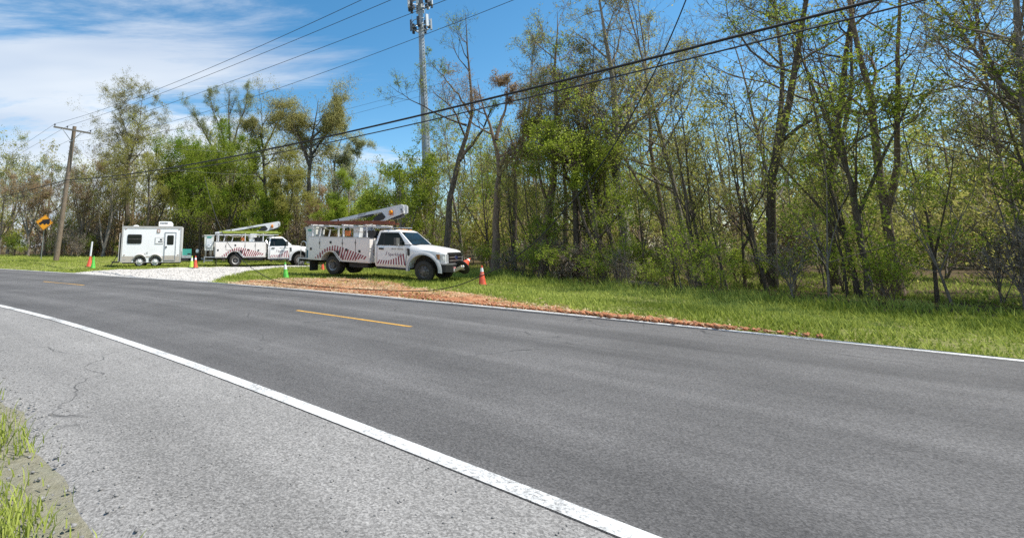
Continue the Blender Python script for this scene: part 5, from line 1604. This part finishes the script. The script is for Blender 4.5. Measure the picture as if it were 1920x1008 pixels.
        bm = bmesh.new(); y0, y1 = sorted((s * -0.06, s * 0.22)); box(bm, -0.06, 0.0, y0, y1, 0.0, 0.05); box(bm, -0.06, 0.0, y0, y1, 0.12, 0.16); finish('mirror_arm', bm, 'black_plastic', m)
        bm = bmesh.new(); y0, y1 = sorted((s * 0.30, s * 0.36)); box(bm, 0.02, 0.04, y0, y1, -0.005, 0.05); finish('marker_lamp', bm, 'lens', m)
        # running board and fender flare
        bm = bmesh.new(); y0, y1 = sorted((s * 0.80, s * (CW + 0.02))); box(bm, 2.35, 3.62, y0, y1, 0.40, 0.45); finish('running_board', bm, 'black_plastic', T)
        bm = bmesh.new()
        for a0, a1 in zip(np.linspace(R(-6), R(186), 24)[:-1], np.linspace(R(-6), R(186), 24)[1:]):
            vs = []
            for a in (a0, a1):
                for rr, yy in ((0.605, CW - 0.10), (0.605, CW + 0.065), (0.655, CW + 0.065), (0.735, CW + 0.005)):
                    vs.append(bm.verts.new((WB + rr * math.cos(a), s * yy, RW + 0.04 + rr * math.sin(a))))
            for i in range(3):
                bm.faces.new((vs[i], vs[i + 1], vs[i + 5], vs[i + 4]))
        bmesh.ops.remove_doubles(bm, verts=bm.verts[:], dist=0.001)
        finish('fender_flare', bm, 'trim_flare', T, smooth=40)
        # headlights wrap round the corner
        bm = bmesh.new()
        pr = [(4.86, s * (CW - 0.012), 1.10), (5.02, s * (CW - 0.055), 1.10), (5.15, s * (CW - 0.15), 1.10), (5.215, s * 0.68, 1.10)]
        top = [bm.verts.new((x, y, z)) for x, y, z in pr]; bot = [bm.verts.new((x + (0.06 if i == 0 else 0.0), y, 0.76)) for i, (x, y, z) in enumerate(pr)]
        it = [bm.verts.new((x - 0.1, y * 0.9, z)) for x, y, z in pr]; ib = [bm.verts.new((x - 0.1, y * 0.9, 0.76)) for x, y, z in pr]
        for i in range(3):
            bm.faces.new((top[i], top[i + 1], bot[i + 1], bot[i])); bm.faces.new((top[i], it[i], it[i + 1], top[i + 1])); bm.faces.new((bot[i], bot[i + 1], ib[i + 1], ib[i]))
        hl = finish('headlight', bm, 'lens', T)
        bm = bmesh.new(); y0, y1 = sorted((s * (CW - 0.035), s * (CW - 0.002))); prism(bm, [(4.87, 1.085), (4.99, 1.085), (4.99, 0.90), (4.92, 0.90)], y0, y1); finish('side_lamp', bm, 'amber_dark', hl)
    text('lettering', 'Sparklight', 0.185, 'wordmark', cab, (2.86, -CW - 0.0125, 0.955), (R(90), 0, 0))
    bm = bmesh.new(); prism(bm, [(2.74, 0.955), (2.765, 0.955), (2.83, 1.13), (2.805, 1.13)], -CW - 0.0145, -CW - 0.0115); finish('logo_slash', bm, 'wordmark', cab)
    text('lettering', 'USDOT 1021616', 0.082, 'ink', cab, (2.98, -CW - 0.0125, 1.215), (R(90), 0, 0))
    text('lettering', 'Sparklight', 0.185, 'wordmark', cab, (3.56, CW + 0.0125, 0.955), (R(90), 0, R(180)))
    # grille, bumper, plate
    bm = bmesh.new(); box(bm, 5.10, 5.20, -0.675, 0.675, 0.74, 1.17)
    gr = finish('grille', bm, 'black_plastic', T, bevel=0.02)
    for z in (0.86, 0.99, 1.10):
        bm = bmesh.new(); box(bm, 5.19, 5.235, -0.62, 0.62, z - 0.028, z + 0.022); finish('grille_bar', bm, 'rim_dark' if z < 1.05 else 'black_plastic', gr, bevel=0.008)
    bm = bmesh.new(); prism(bm, [(0.15 * math.cos(a), 0.065 * math.sin(a)) for a in np.linspace(0, 2 * math.pi, 20, endpoint=False)], 0, 0.014)
    o = finish('emblem', bm, 'emblem_blue', gr); o.location = (5.24, 0, 0.975); o.rotation_euler = (0, 0, R(-90))
    bm = bmesh.new(); prism(bm, [(0.165 * math.cos(a), 0.078 * math.sin(a)) for a in np.linspace(0, 2 * math.pi, 20, endpoint=False)], 0, 0.008)
    o = finish('emblem_ring', bm, 'steel', gr); o.location = (5.236, 0, 0.975); o.rotation_euler = (0, 0, R(-90))
    bm = bmesh.new()
    prism_pts = [(4.92, -1.0), (5.20, -0.93), (5.34, -0.66), (5.36, 0), (5.34, 0.66), (5.20, 0.93), (4.92, 1.0), (5.02, 0.80), (5.02, -0.80)]
    a = [bm.verts.new((x, y, 0.42)) for x, y in prism_pts]; b = [bm.verts.new((x, y, 0.70)) for x, y in prism_pts]
    bm.faces.new(a[::-1]); bm.faces.new(b)
    for i in range(len(a)):
        bm.faces.new((a[i], a[(i + 1) % len(a)], b[(i + 1) % len(a)], b[i]))
    bu = finish('front_bumper', bm, 'black_plastic', T, bevel=0.015)
    bm = bmesh.new()
    a = [bm.verts.new((x, y, 0.703)) for x, y in prism_pts]; b = [bm.verts.new((x, y, 0.745)) for x, y in prism_pts]
    bm.faces.new(a[::-1]); bm.faces.new(b)
    for i in range(len(a)):
        bm.faces.new((a[i], a[(i + 1) % len(a)], b[(i + 1) % len(a)], b[i]))
    finish('bumper_pad', bm, 'steel', bu)
    pt = empty('number_plate', (5.31, -0.56, 0.53), (0, 0, R(-28))); pt.parent = T
    bm = bmesh.new(); box(bm, 0, 0.012, -0.155, 0.155, -0.085, 0.085); finish('plate_face', bm, 'plate', pt)
    bm = bmesh.new(); box(bm, 0.013, 0.015, -0.15, 0.15, 0.045, 0.08); finish('plate_band', bm, 'plate_red', pt)
    if cone_holder:
        bm = bmesh.new(); box(bm, 5.36, 5.62, -0.16, 0.0, 0.50, 0.58); finish('cone_holder', bm, 'steel', bu)
    # roof clearance lamps
    for y in (-0.5, -0.18, 0, 0.18, 0.5):
        bm = bmesh.new(); box(bm, 3.05, 3.12, y - 0.05, y + 0.05, 2.047, 2.075); finish('clearance_lamp', bm, 'amber', cab)
    # ---- rack, pedestal and boom
    bm = bmesh.new()
    for x in (-1.20, 0.62, 1.88):
        for y in (-HW + 0.05, HW - 0.05):
            box(bm, x - 0.03, x + 0.03, y - 0.03, y + 0.03, BZ1 + 0.036, 2.20)
        box(bm, x - 0.03, x + 0.03, -HW - 0.06, HW + 0.06, 2.202, 2.25)
    for y in (-HW + 0.06, HW - 0.06):
        box(bm, -1.45, 2.9, y - 0.02, y + 0.02, 2.14, 2.18)
    for x, dz in ((-0.85, 0.42), (-0.30, 0.36)):
        tube(bm, [(x, -HW + 0.15, BZ1), (x + 0.10, -HW + 0.15, BZ1 + dz)], 0.032, 6)
    finish('ladder_rack', bm, 'boom_white', T)
    bm = bmesh.new()
    lathe(bm, [(0.0, 0.8), (0.30, 0.8), (0.30, 1.55), (0.24, 1.6), (0.24, 1.95), (0.33, 1.98), (0.33, 2.08), (0.0, 2.08)], 20, centre=(1.25, 0, 0))
    pd = finish('pedestal', bm, 'boom_white', T, smooth=40)
    bm = bmesh.new(); box(bm, 0.95, 1.25, -0.72, -0.40, BZ1 - 0.05, 2.12); finish('valve_box', bm, 'antenna', pd, bevel=0.015)
    bm = bmesh.new(); box(bm, 0.945, 1.255, -0.725, -0.395, 1.90, 1.96); finish('band', bm, 'trim_grey', pd)
    # lower arm from the pedestal up to the knuckle, upper boom folded back over it to the bucket
    bm = bmesh.new()
    prism(bm, [(1.05, 2.085), (1.45, 2.085), (2.1, 2.46), (3.05, 2.78), (3.05, 2.92), (2.75, 2.92), (1.75, 2.52), (1.1, 2.30)], -0.13, 0.13)
    lb = finish('lower_boom', bm, 'boom_white', T, bevel=0.01)
    bm = bmesh.new()
    prism(bm, [(-1.40, 2.24), (-1.40, 2.345), (3.02, 3.16), (3.14, 3.10), (3.14, 2.80), (2.98, 2.72), (1.95, 2.34), (1.72, 2.39), (2.20, 2.50), (2.12, 2.83), (1.25, 2.70), (0.60, 2.555)], -0.21, -0.135)
    prism(bm, [(-1.40, 2.24), (-1.40, 2.345), (3.02, 3.16), (3.14, 3.10), (3.14, 2.80), (2.98, 2.72), (2.22, 2.62), (2.12, 2.83), (1.25, 2.70), (0.60, 2.555)], 0.135, 0.21)
    prism(bm, [(-1.40, 2.25), (-1.40, 2.34), (3.02, 3.155), (3.0, 2.99), (1.25, 2.70), (0.6, 2.56)], -0.134, 0.134)
    ub = finish('upper_boom', bm, 'boom_white', T, bevel=0.006)
    bm = bmesh.new()
    prism(bm, [(1.72, 2.40), (2.20, 2.50), (2.30, 2.62), (2.14, 2.80), (1.95, 2.74), (1.70, 2.56)], -0.225, 0.12)
    prism(bm, [(0.75, 2.57), (1.62, 2.745), (1.66, 2.69), (1.35, 2.63)], -0.222, -0.10)
    prism(bm, [(2.42, 2.505), (3.0, 2.715), (3.05, 2.62), (2.7, 2.52)], -0.16, 0.16)
    finish('leveling_arm', bm, 'black_plastic', ub, bevel=0.006)
    bm = bmesh.new(); box(bm, 3.0, 3.06, -0.2135, -0.2095, 2.90, 2.97); finish('boom_label', bm, 'ink', ub)
    bm = bmesh.new(); box(bm, -0.35, -0.26, -0.2135, -0.2095, 2.44, 2.53); finish('boom_label', bm, 'ink', ub)
    bm = bmesh.new(); lathe(bm, [(0.0, -0.02), (0.06, -0.02), (0.06, 0.02), (0.0, 0.02)], 14, 'y', centre=(3.08, -0.215, 2.84)); finish('knuckle_pin', bm, 'rim_grey', ub)
    text('lettering', 'VERSALIFT', 0.105, 'ink', ub, (0.82, -0.2125, 2.655), (R(90), R(-10.4), 0))
    bc = empty('beacon', (2.58, -0.21, 2.83)); bc.parent = T
    bm = bmesh.new(); lathe(bm, [(0.0, -0.14), (0.07, -0.13), (0.085, -0.06), (0.085, 0.0)], 14, 'y'); finish('beacon_lens', bm, 'amber', bc, smooth=50)
    bm = bmesh.new(); box(bm, -0.09, 0.09, -0.12, 0.0, -0.13, -0.085); finish('beacon_bracket', bm, 'orange_gear', bc)
    # bucket at the rear
    bk = empty('bucket', (-1.80, -0.10, 1.08)); bk.parent = T
    bm = bmesh.new(); loft(bm, [[(-0.28, -0.30, 0), (0.28, -0.30, 0), (0.28, 0.30, 0), (-0.28, 0.30, 0)], [(-0.33, -0.35, 1.0), (0.33, -0.35, 1.0), (0.33, 0.35, 1.0), (-0.33, 0.35, 1.0)], [(-0.36, -0.38, 1.01), (0.36, -0.38, 1.01), (0.36, 0.38, 1.01), (-0.36, 0.38, 1.01)], [(-0.36, -0.38, 1.06), (0.36, -0.38, 1.06), (0.36, 0.38, 1.06), (-0.36, 0.38, 1.06)]])
    finish('bucket_shell', bm, 'bucket', bk, bevel=0.03, smooth=40)
    bm = bmesh.new()
    pts = [(-0.19, 0.80), (0.19, 0.80)] + [(0.19 * math.cos(a), 0.40 + 0.19 * math.sin(a)) for a in np.linspace(0, -math.pi, 10)]
    prism(bm, pts, -0.365, -0.335); finish('step_pocket', bm, 'antenna', bk)
    bm = bmesh.new(); box(bm, -0.16, 0.16, -0.387, -0.372, 0.86, 0.94); finish('bucket_label', bm, 'teal', bk)
    bm = bmesh.new(); box(bm, -0.5, -0.36, -0.3, 0.3, 0.90, 1.04); tube(bm, [(0.36, 0.05, 0.95), (0.5, 0.08, 1.16)], 0.07, 8); finish('control_console', bm, 'rim_dark', bk)
    # odds and ends in the load bed
    bm = bmesh.new()
    tube(bm, [(0.10, -0.55, BZ1), (0.45, -0.5, 2.12)], 0.03, 6); tube(bm, [(0.78, -0.55, BZ1), (0.50, -0.5, 2.12)], 0.03, 6); box(bm, 0.15, 0.8, -0.5, 0.3, 1.3, 1.70); box(bm, 1.5, 1.95, -0.6, 0.5, 1.3, 2.0)
    finish('tool_frame', bm, 'black_plastic', T)
    bm = bmesh.new(); box(bm, 0.38, 0.66, -0.60, -0.52, 1.74, 1.98); finish('tool_bag', bm, 'orange_gear', T, bevel=0.04)
    bm = bmesh.new(); tube(bm, [(-0.55 + 0.115 * k, -HW - 0.03, 2.12 - 0.13 * math.sin(math.pi * k / 10)) for k in range(11)], 0.012, 5); tube(bm, [(1.2 + 0.1 * k, -HW - 0.03, 2.05 + 0.022 * k) for k in range(11)], 0.012, 5)
    finish('rope', bm, 'rope', T)
    bm = bmesh.new(); tube(bm, [(2.12, -0.75, 0.9), (2.12, -0.75, 1.55), (2.2, -0.6, 1.75)], 0.06, 8); box(bm, 2.05, 2.22, -0.9, -0.5, 0.62, 0.9); finish('filler_pipe', bm, 'chrome', T, smooth=40)
    # set the cab and nose out to the true wheelbase
    mx = lambda x: x if x < 1.9 else 1.9 + (x - 1.9) * (WBT - 1.9) / (WB - 1.9)
    todo = [c for c in T.children]
    while todo:
        o = todo.pop()
        if o.type == 'MESH' and o.location.length < 1e-6:
            for v in o.data.vertices:
                v.co.x = mx(v.co.x)
            todo += list(o.children)
        else:
            o.location.x = mx(o.location.x)
    return T


MAT['trim_flare'] = material('trim_flare', (0.50, 0.50, 0.50), 0.4, var=0.08)
MAT['rim_white'] = material('rim_white', (0.72, 0.72, 0.70), 0.4, var=0.15, scale=10)
MAT['mirror_grey'] = material('mirror_grey', (0.10, 0.10, 0.095), 0.45, var=0.1)
MAT['amber_dark'] = material('amber_dark', (0.32, 0.12, 0.02), 0.25, var=0.15)


def local_to_world(o_loc, rot, p):
    from mathutils import Euler
    return Vector(o_loc) + Euler(rot).to_matrix() @ Vector(p)


def ladder(label, loc, rot, mat, x0, x1, z, y):
    L = empty('extension_ladder', local_to_world(loc, rot, (x0, y, z)), rot)
    tag(L, label, 'ladder', 'ladders on the truck racks')
    ln = x1 - x0
    for sec, (dz, a, b) in enumerate(((0.0, 0.0, ln), (0.085, -0.20, ln - 0.22))):
        for w in (-0.21, 0.21):
            bm = bmesh.new(); box(bm, a, b, w - 0.018, w + 0.018, dz, dz + 0.075); finish('rail', bm, mat, L)
        n = int(ln / 0.305)
        rung = None
        for k in range(n):
            if rung is None:
                bm = bmesh.new(); tube(bm, [(0, -0.19, 0), (0, 0.19, 0)], 0.017, 6); rung = finish('rung', bm, 'galv', L); r_ = rung
            else:
                r_ = rung.copy(); COL.objects.link(r_); r_.parent = L
            r_.location = (a + 0.2 + k * 0.305, 0, dz + 0.0375)
    return L


PSI1, PITCH1 = R(38.5), R(1.7)
P1 = at_depth(794.5, 527, 18.9)
h1 = np.array([math.cos(PSI1), -math.sin(PSI1)]); l1 = np.array([math.sin(PSI1), math.cos(PSI1)])
r1 = P1[:2] - h1 * WBT + l1 * 1.0
T1_LOC, T1_ROT = (r1[0], r1[1], 0.135), (0, PITCH1, -PSI1)
make_truck('nearest white bucket truck, nose towards the cone at the woods, with a red-brown ladder', T1_LOC, T1_ROT)
ladder('red-brown extension ladder lying on the rack of the nearest bucket truck', T1_LOC, T1_ROT, 'fibreglass_red', -1.50, 3.25, 2.252, -0.86)
P2 = at_depth(441.2, 499, 32.7)
PSI2 = R(-15)
h2 = np.array([math.cos(PSI2), -math.sin(PSI2)]); l2 = np.array([math.sin(PSI2), math.cos(PSI2)])
r2 = P2[:2] + l2 * 1.02
T2_LOC, T2_ROT = (r2[0], r2[1], 0.02), (0, 0, -PSI2)
make_truck('second white bucket truck on the gravel drive behind, with a yellow-green ladder', T2_LOC, T2_ROT, 'rim_grey', 'rim_steel', 'far', False)
ladder('yellow-green extension ladder lying on the rack of the second bucket truck', T2_LOC, T2_ROT, 'fibreglass_green', -0.95, 3.15, 2.252, -0.86)

# teal cooler on the tail shelf of the nearest truck
ck = empty('cooler', local_to_world(T1_LOC, T1_ROT, (-1.68, -0.45, 0.662)), T1_ROT); tag(ck, 'dark teal drinks cooler on the tail shelf of the nearest truck', 'cooler')
bm = bmesh.new(); box(bm, -0.20, 0.20, -0.28, 0.28, 0, 0.36); finish('tub', bm, 'teal_dark', ck, bevel=0.03)
bm = bmesh.new(); box(bm, -0.215, 0.215, -0.295, 0.295, 0.362, 0.43); finish('cooler_lid', bm, 'reflective', ck, bevel=0.02)


# ------------------------------------------------------------------ traffic cones
def cone(label, loc, h, mat, collars=(), rot=(0, 0, 0), rb=None, square=True, group='traffic cones'):
    C_ = empty('traffic_cone', loc, rot); tag(C_, label, 'traffic cone', group)
    rb = rb or h * 0.185
    rt = h * 0.035

    def rad(z):
        return rb + (rt - rb) * (z / h)
    z0 = h * 0.045
    bm = bmesh.new(); lathe(bm, [(rb * 1.12, z0), (rb, z0 + h * 0.035), (rad(h), h * 0.985), (rad(h) * 0.8, h), (rad(h) * 0.55, h), (rad(h) * 0.5, h * 0.9), (rb * 0.88, z0)], 28)
    finish('cone_body', bm, mat, C_, smooth=40)
    bm = bmesh.new()
    w = rb * 1.42
    if square:
        box(bm, -w, w, -w, w, 0, z0)
        finish('base', bm, 'cone_base', C_, bevel=h * 0.012)
    else:
        bm.free()
    for a, b in collars:
        bm = bmesh.new(); lathe(bm, [(rad(a * h) + 0.003, a * h), (rad(b * h) + 0.003, b * h)], 28)
        for f in list(bm.faces):
            if len(f.verts) > 4: bm.faces.remove(f)
        finish('reflective_collar', bm, 'reflective', C_, smooth=60)
    return C_


def stand(px, py):
    """where something stands whose foot is seen at (px, py)"""
    z = 0.0
    for _ in range(6):
        p = on_ground(px, py, z); z = ground_z(p[0], p[1])
    return np.array([p[0], p[1], z])


p = stand(904.5, 534.5); cone('orange cone with two white bands standing on the grass ahead of the nearest truck', p, 0.70, 'cone_orange', ((0.40, 0.58), (0.68, 0.88)), rot=(R(1), R(1), 0.3))
p = stand(536.3, 522.5); cone('green cone with pale top band behind the tail of the nearest truck', p, 0.72, 'cone_green', ((0.50, 0.86),), rot=(R(-1), R(-4), 0.5))
p = stand(605, 506.5); cone('red-orange cone half hidden behind the rear wheel of the nearest truck', p, 0.60, 'cone_orange', ((0.72, 0.9),))
p = stand(358.6, 501.3); cone('lime green cone with white band in front of the trailer tongue', p, 0.74, 'cone_lime', ((0.56, 0.84),), rot=(0, R(2), 0.2))
p = stand(366.3, 502.3); cone('orange cone with white bands beside the lime cone at the trailer tongue', p, 0.76, 'cone_orange', ((0.38, 0.54), (0.68, 0.86)), rot=(0, R(-1), 0.4))
p = stand(173.8, 505.2); cone('plain green cone on the grass left of the white trailer', p, 0.78, 'cone_green', (), rot=(0, R(1), 0.1))
p = stand(167.0, 499.8); c_ = cone('orange cone holding a tall white post, leaning on the grass left of the trailer', p, 0.80, 'cone_orange', (), rot=(0, R(2.4), 0.1), rb=0.17)
bm = bmesh.new(); lathe(bm, [(0.0, 0.70), (0.062, 0.70), (0.055, 1.62), (0.0, 1.63)], 16); finish('white_post', bm, 'reflective', c_, smooth=40)
# cone stowed on the front bumper, lying towards the woods, and a wooden chock beside it
loc = local_to_world(T1_LOC, T1_ROT, (5.78, -0.10, 0.60))
ax_v = Vector((0.46, 0.40, 0.34)).normalized()
c_ = cone('orange cone stowed lying on its side on the front bumper of the nearest truck', loc, 0.70, 'cone_orange', ((0.42, 0.56), (0.66, 0.82)), rot=ax_v.to_track_quat('Z', 'Y').to_euler(), rb=0.20, square=False)
bm = bmesh.new(); lathe(bm, [(0.205, 0.0), (0.30, 0.0), (0.31, 0.02), (0.30, 0.04), (0.205, 0.04)], 28); finish('base_ring', bm, 'cone_base', c_, smooth=40)
ck = empty('wheel_chock', local_to_world(T1_LOC, T1_ROT, (5.74, -0.42, 0.55)), (0, R(-26), R(-40))); tag(ck, 'pale wooden block strapped to the front bumper beside the stowed cone', 'wooden block')
bm = bmesh.new(); box(bm, -0.20, 0.20, -0.06, 0.06, -0.06, 0.06); finish('block', bm, 'wood_block', ck, bevel=0.01)
bm = bmesh.new(); tube(bm, [(0.20, 0, 0), (0.27, 0, 0)], 0.04, 10); finish('end_cap', bm, 'reflective', ck)

# ------------------------------------------------------------------ white office trailer
PSI3 = R(-12.8)
P3 = at_depth(260.6, 500.8, 31.8)
h3 = np.array([math.cos(PSI3), -math.sin(PSI3)]); l3 = np.array([math.sin(PSI3), math.cos(PSI3)])
r3 = P3[:2] + l3 * 1.05
TR = empty('cargo_trailer', (r3[0], r3[1], 0.03), (0, 0, -PSI3)); tag(TR, 'white box office trailer with tan skirt, dark window and narrow door', 'trailer')
bm = bmesh.new(); box(bm, -1.20, 2.64, -1.05, 1.05, 0.30, 2.68)
tb_ = finish('trailer_box', bm, 'trailer_white', TR, bevel=0.03)
cb = bmesh.new()
for x in (0.0, 1.0):
    cyl_y(cb, x, 0.36, 0.43, -1.2, -0.62, 32)
cb2 = bmesh.new()
for x in (0.0, 1.0):
    cyl_y(cb2, x, 0.36, 0.43, 0.62, 1.2, 32)
cut(tb_, [cb, cb2])
bm = bmesh.new()
prism(bm, [(-1.19, 0.31), (-0.50, 0.31), (-0.42, 0.55), (-0.30, 0.70), (-1.19, 0.70)], -1.058, -1.052)
prism(bm, [(1.30, 0.70), (1.42, 0.55), (1.50, 0.31), (2.63, 0.31), (2.63, 0.70)], -1.058, -1.052)
prism(bm, [(0.36, 0.70), (0.44, 0.60), (0.56, 0.60), (0.64, 0.70)], -1.058, -1.052)
finish('skirt', bm, 'tan_skirt', tb_)
bm = bmesh.new()
for x in (0.0, 1.0):
    a0 = R(20) if x > 0.5 else R(38); a1 = R(142) if x > 0.5 else R(160)
    tube(bm, [(x + 0.45 * math.cos(a), -1.062, 0.36 + 0.45 * math.sin(a)) for a in np.linspace(a0, a1, 14)], 0.05, 6)
finish('arch_trim', bm, 'trim_grey', tb_)
bm = bmesh.new()
box(bm, -1.23, 2.67, -1.072, -1.052, 2.55, 2.69); box(bm, -1.225, -1.13, -1.07, -1.052, 0.31, 2.548); box(bm, 2.57, 2.665, -1.07, -1.052, 0.31, 2.548); box(bm, -1.20, 2.64, -1.07, -1.0521, 0.28, 0.305)
finish('corner_trim', bm, 'trim_grey', tb_)
bm = bmesh.new()
for x in (-1.03, 2.43):
    for z in (2.48, 0.76):
        box(bm, x, x + 0.08, -1.075, -1.052, z, z + 0.035)
finish('marker_lamp', bm, 'amber_dark', tb_)
wn_ = empty('window', (-0.40, -1.055, 1.83)); wn_.parent = TR


def rrect(x0, x1, z0, z1, r, n=5):
    pts = []
    for cx_, cz_, a0 in ((x1 - r, z1 - r, 0), (x0 + r, z1 - r, 90), (x0 + r, z0 + r, 180), (x1 - r, z0 + r, 270)):
        for k in range(n):
            a = R(a0 + 90 * k / (n - 1)); pts.append((cx_ + r * math.cos(a), cz_ + r * math.sin(a)))
    return pts


bm = bmesh.new(); prism(bm, rrect(-0.46, 0.46, -0.31, 0.31, 0.09), -0.022, 0.0); finish('window_frame', bm, 'black_plastic', wn_)
bm = bmesh.new(); prism(bm, rrect(-0.42, 0.42, -0.27, 0.27, 0.07), -0.028, -0.0225); finish('pane', bm, 'glass_dark', wn_)
bm = bmesh.new(); box(bm, -0.42, 0.42, -0.034, -0.0285, -0.012, 0.012); finish('window_bar', bm, 'rim_dark', wn_)
dr = empty('door', (1.92, -1.055, 1.35)); dr.parent = TR
bm = bmesh.new()
for a in ((-0.38, -0.335, -0.95, 0.95), (0.335, 0.38, -0.95, 0.95), (-0.334, 0.334, 0.905, 0.95), (-0.334, 0.334, -0.95, -0.91)):
    box(bm, a[0], a[1], -0.03, 0.0, a[2], a[3])
finish('door_frame', bm, 'steel', dr)
bm = bmesh.new(); box(bm, -0.332, 0.332, -0.012, 0.0, -0.62, 0.903); finish('door_leaf', bm, 'trailer_white', dr)
bm = bmesh.new(); box(bm, -0.332, 0.332, -0.012, 0.0, -0.905, -0.622); finish('kick_panel', bm, 'tan_skirt', dr)
bm = bmesh.new(); prism(bm, rrect(-0.22, 0.22, 0.10, 0.74, 0.07), -0.022, -0.0125); finish('pane', bm, 'glass_dark', dr)
bm = bmesh.new(); box(bm, -0.30, -0.21, -0.045, -0.0125, -0.10, 0.0); finish('handle', bm, 'black_plastic', dr, bevel=0.01)
ht = empty('hatch', (1.19, -1.055, 1.73)); ht.parent = TR
bm = bmesh.new(); box(bm, -0.27, 0.27, -0.02, 0.0, -0.22, 0.22); finish('hatch_frame', bm, 'trim_grey', ht)
bm = bmesh.new(); box(bm, -0.23, 0.23, -0.026, -0.0205, -0.18, 0.18); finish('hatch_face', bm, 'trailer_white', ht)
bm = bmesh.new(); box(bm, 0.05, 0.19, -0.035, -0.0265, 0.02, 0.12); box(bm, -0.06, 0.21, -0.035, -0.0265, -0.10, -0.04); finish('hatch_latch', bm, 'black_plastic', ht)
bm = bmesh.new(); box(bm, 1.02, 1.22, -1.085, -1.055, 2.27, 2.47); fl = finish('porch_lamp', bm, 'amber_dark', TR, bevel=0.01)
bm = bmesh.new(); box(bm, 1.06, 1.18, -1.098, -1.0855, 2.31, 2.43); finish('lamp_lens', bm, 'plate', fl)
bm = bmesh.new(); prism(bm, [(1.05, 2.735), (1.95, 2.735), (1.97, 2.90), (1.86, 3.05), (1.08, 3.05), (1.05, 3.0)], -0.55, 0.25); acu = finish('air_conditioner', bm, 'trailer_white', TR, bevel=0.03)
bm = bmesh.new()
for k in range(7):
    box(bm, 1.14 + 0.075 * k, 1.19 + 0.075 * k, -0.556, -0.5515, 2.86, 2.98)
finish('vent_slots', bm, 'chassis', acu)
bm = bmesh.new(); box(bm, 1.1, 1.9, -0.5, 0.2, 2.683, 2.733); finish('gasket', bm, 'chassis', acu)
bm = bmesh.new(); lathe(bm, [(0.20, 2.682), (0.19, 2.74), (0.10, 2.78), (0.0, 2.79)], 16, centre=(-0.45, -0.4, 0)); finish('roof_vent', bm, 'trailer_white', TR, smooth=40)
bm = bmesh.new(); box(bm, 0.42, 0.50, -1.068, -1.052, 0.86, 0.98); box(bm, 0.30, 0.36, -1.066, -1.052, 0.74, 0.90); box(bm, -1.05, -0.9, -1.066, -1.059, 0.45, 0.52); finish('outlet_cover', bm, 'trim_grey', TR)
for y in (-1.03, 1.03):
    for x in (0.0, 1.0):
        wheel(TR, x, y, 0.325, 0.20, 'rim_white', 'trailer', False)
bm = bmesh.new(); box(bm, -1.15, 2.6, -0.6, -0.5, 0.20, 0.30); box(bm, -1.15, 2.6, 0.5, 0.6, 0.20, 0.30); box(bm, -0.05, 0.05, -0.8, 0.8, 0.28, 0.36); box(bm, 0.95, 1.05, -0.8, 0.8, 0.28, 0.36)
for s in (-1, 1):
    bar(bm, (2.6, s * 0.75, 0.42), (4.15, 0, 0.42), 0.09, 0.12)
box(bm, 2.64, 3.45, -0.55, 0.55, 0.48, 0.54)
finish('frame', bm, 'chassis', TR)
# rear door ajar with its black seal, and the stabiliser leg
bm = bmesh.new(); box(bm, -1.32, -1.235, -1.03, 1.0, 0.34, 2.2); finish('rear_ramp', bm, 'chassis', TR)
bm = bmesh.new(); box(bm, -1.37, -1.325, -1.04, -1.0, 0.34, 2.22); finish('ramp_edge', bm, 'trim_grey', TR)
bm = bmesh.new(); bar(bm, (-1.35, -0.95, 0.9), (-1.85, -0.95, -0.02), 0.05, 0.05); box(bm, -1.75, -1.3, -1.0, -0.9, 0.26, 0.36); finish('stabiliser_leg', bm, 'chassis', TR)
# generator on the tongue and the electric jack
gn = empty('generator', local_to_world(TR.location, TR.rotation_euler, (3.02, -0.30, 0.545)), TR.rotation_euler); tag(gn, 'teal green generator box on the trailer tongue', 'generator')
bm = bmesh.new(); box(bm, -0.30, 0.30, -0.25, 0.25, 0.20, 0.62); finish('housing', bm, 'teal', gn, bevel=0.05)
bm = bmesh.new(); box(bm, -0.33, 0.33, -0.28, 0.28, 0.0, 0.19); finish('tray', bm, 'galv', gn)
bm = bmesh.new(); box(bm, 0.05, 0.27, -0.258, -0.2505, 0.24, 0.32); finish('panel_label', bm, 'ink', gn)
bm = bmesh.new(); tube(bm, [(3.72, 0, 0.02), (3.72, 0, 0.90)], 0.045, 10); box(bm, 3.62, 3.82, -0.1, 0.1, 0.01, 0.03); jk = finish('tongue_jack', bm, 'chassis', TR)
bm = bmesh.new(); lathe(bm, [(0.0, 0.90), (0.10, 0.90), (0.12, 1.02), (0.10, 1.12), (0.0, 1.16)], 14, centre=(3.72, 0, 0)); finish('jack_motor', bm, 'trailer_white', jk, smooth=50)


# ------------------------------------------------------------------ lettering and wires become plain meshes
bpy.context.view_layer.update()
dg = bpy.context.evaluated_depsgraph_get()
for o in [o for o in SC.objects if o.type in ('CURVE', 'FONT')]:
    me = bpy.data.meshes.new_from_object(o.evaluated_get(dg))
    n = bpy.data.objects.new('tmp', me); COL.objects.link(n)
    n.parent = o.parent; n.location = o.location; n.rotation_euler = o.rotation_euler; n.scale = o.scale
    for k in o.keys():
        if k in ('label', 'category', 'group', 'kind'):
            n[k] = o[k]
    nm = o.name
    bpy.data.objects.remove(o); n.name = nm
for o in SC.objects:
    if o.type == 'MESH' and o.name.split('.')[0] in ('vent_slots', 'climbing_pegs', 'hand_hole', 'grille_mesh'):
        o['kind'] = 'stuff'
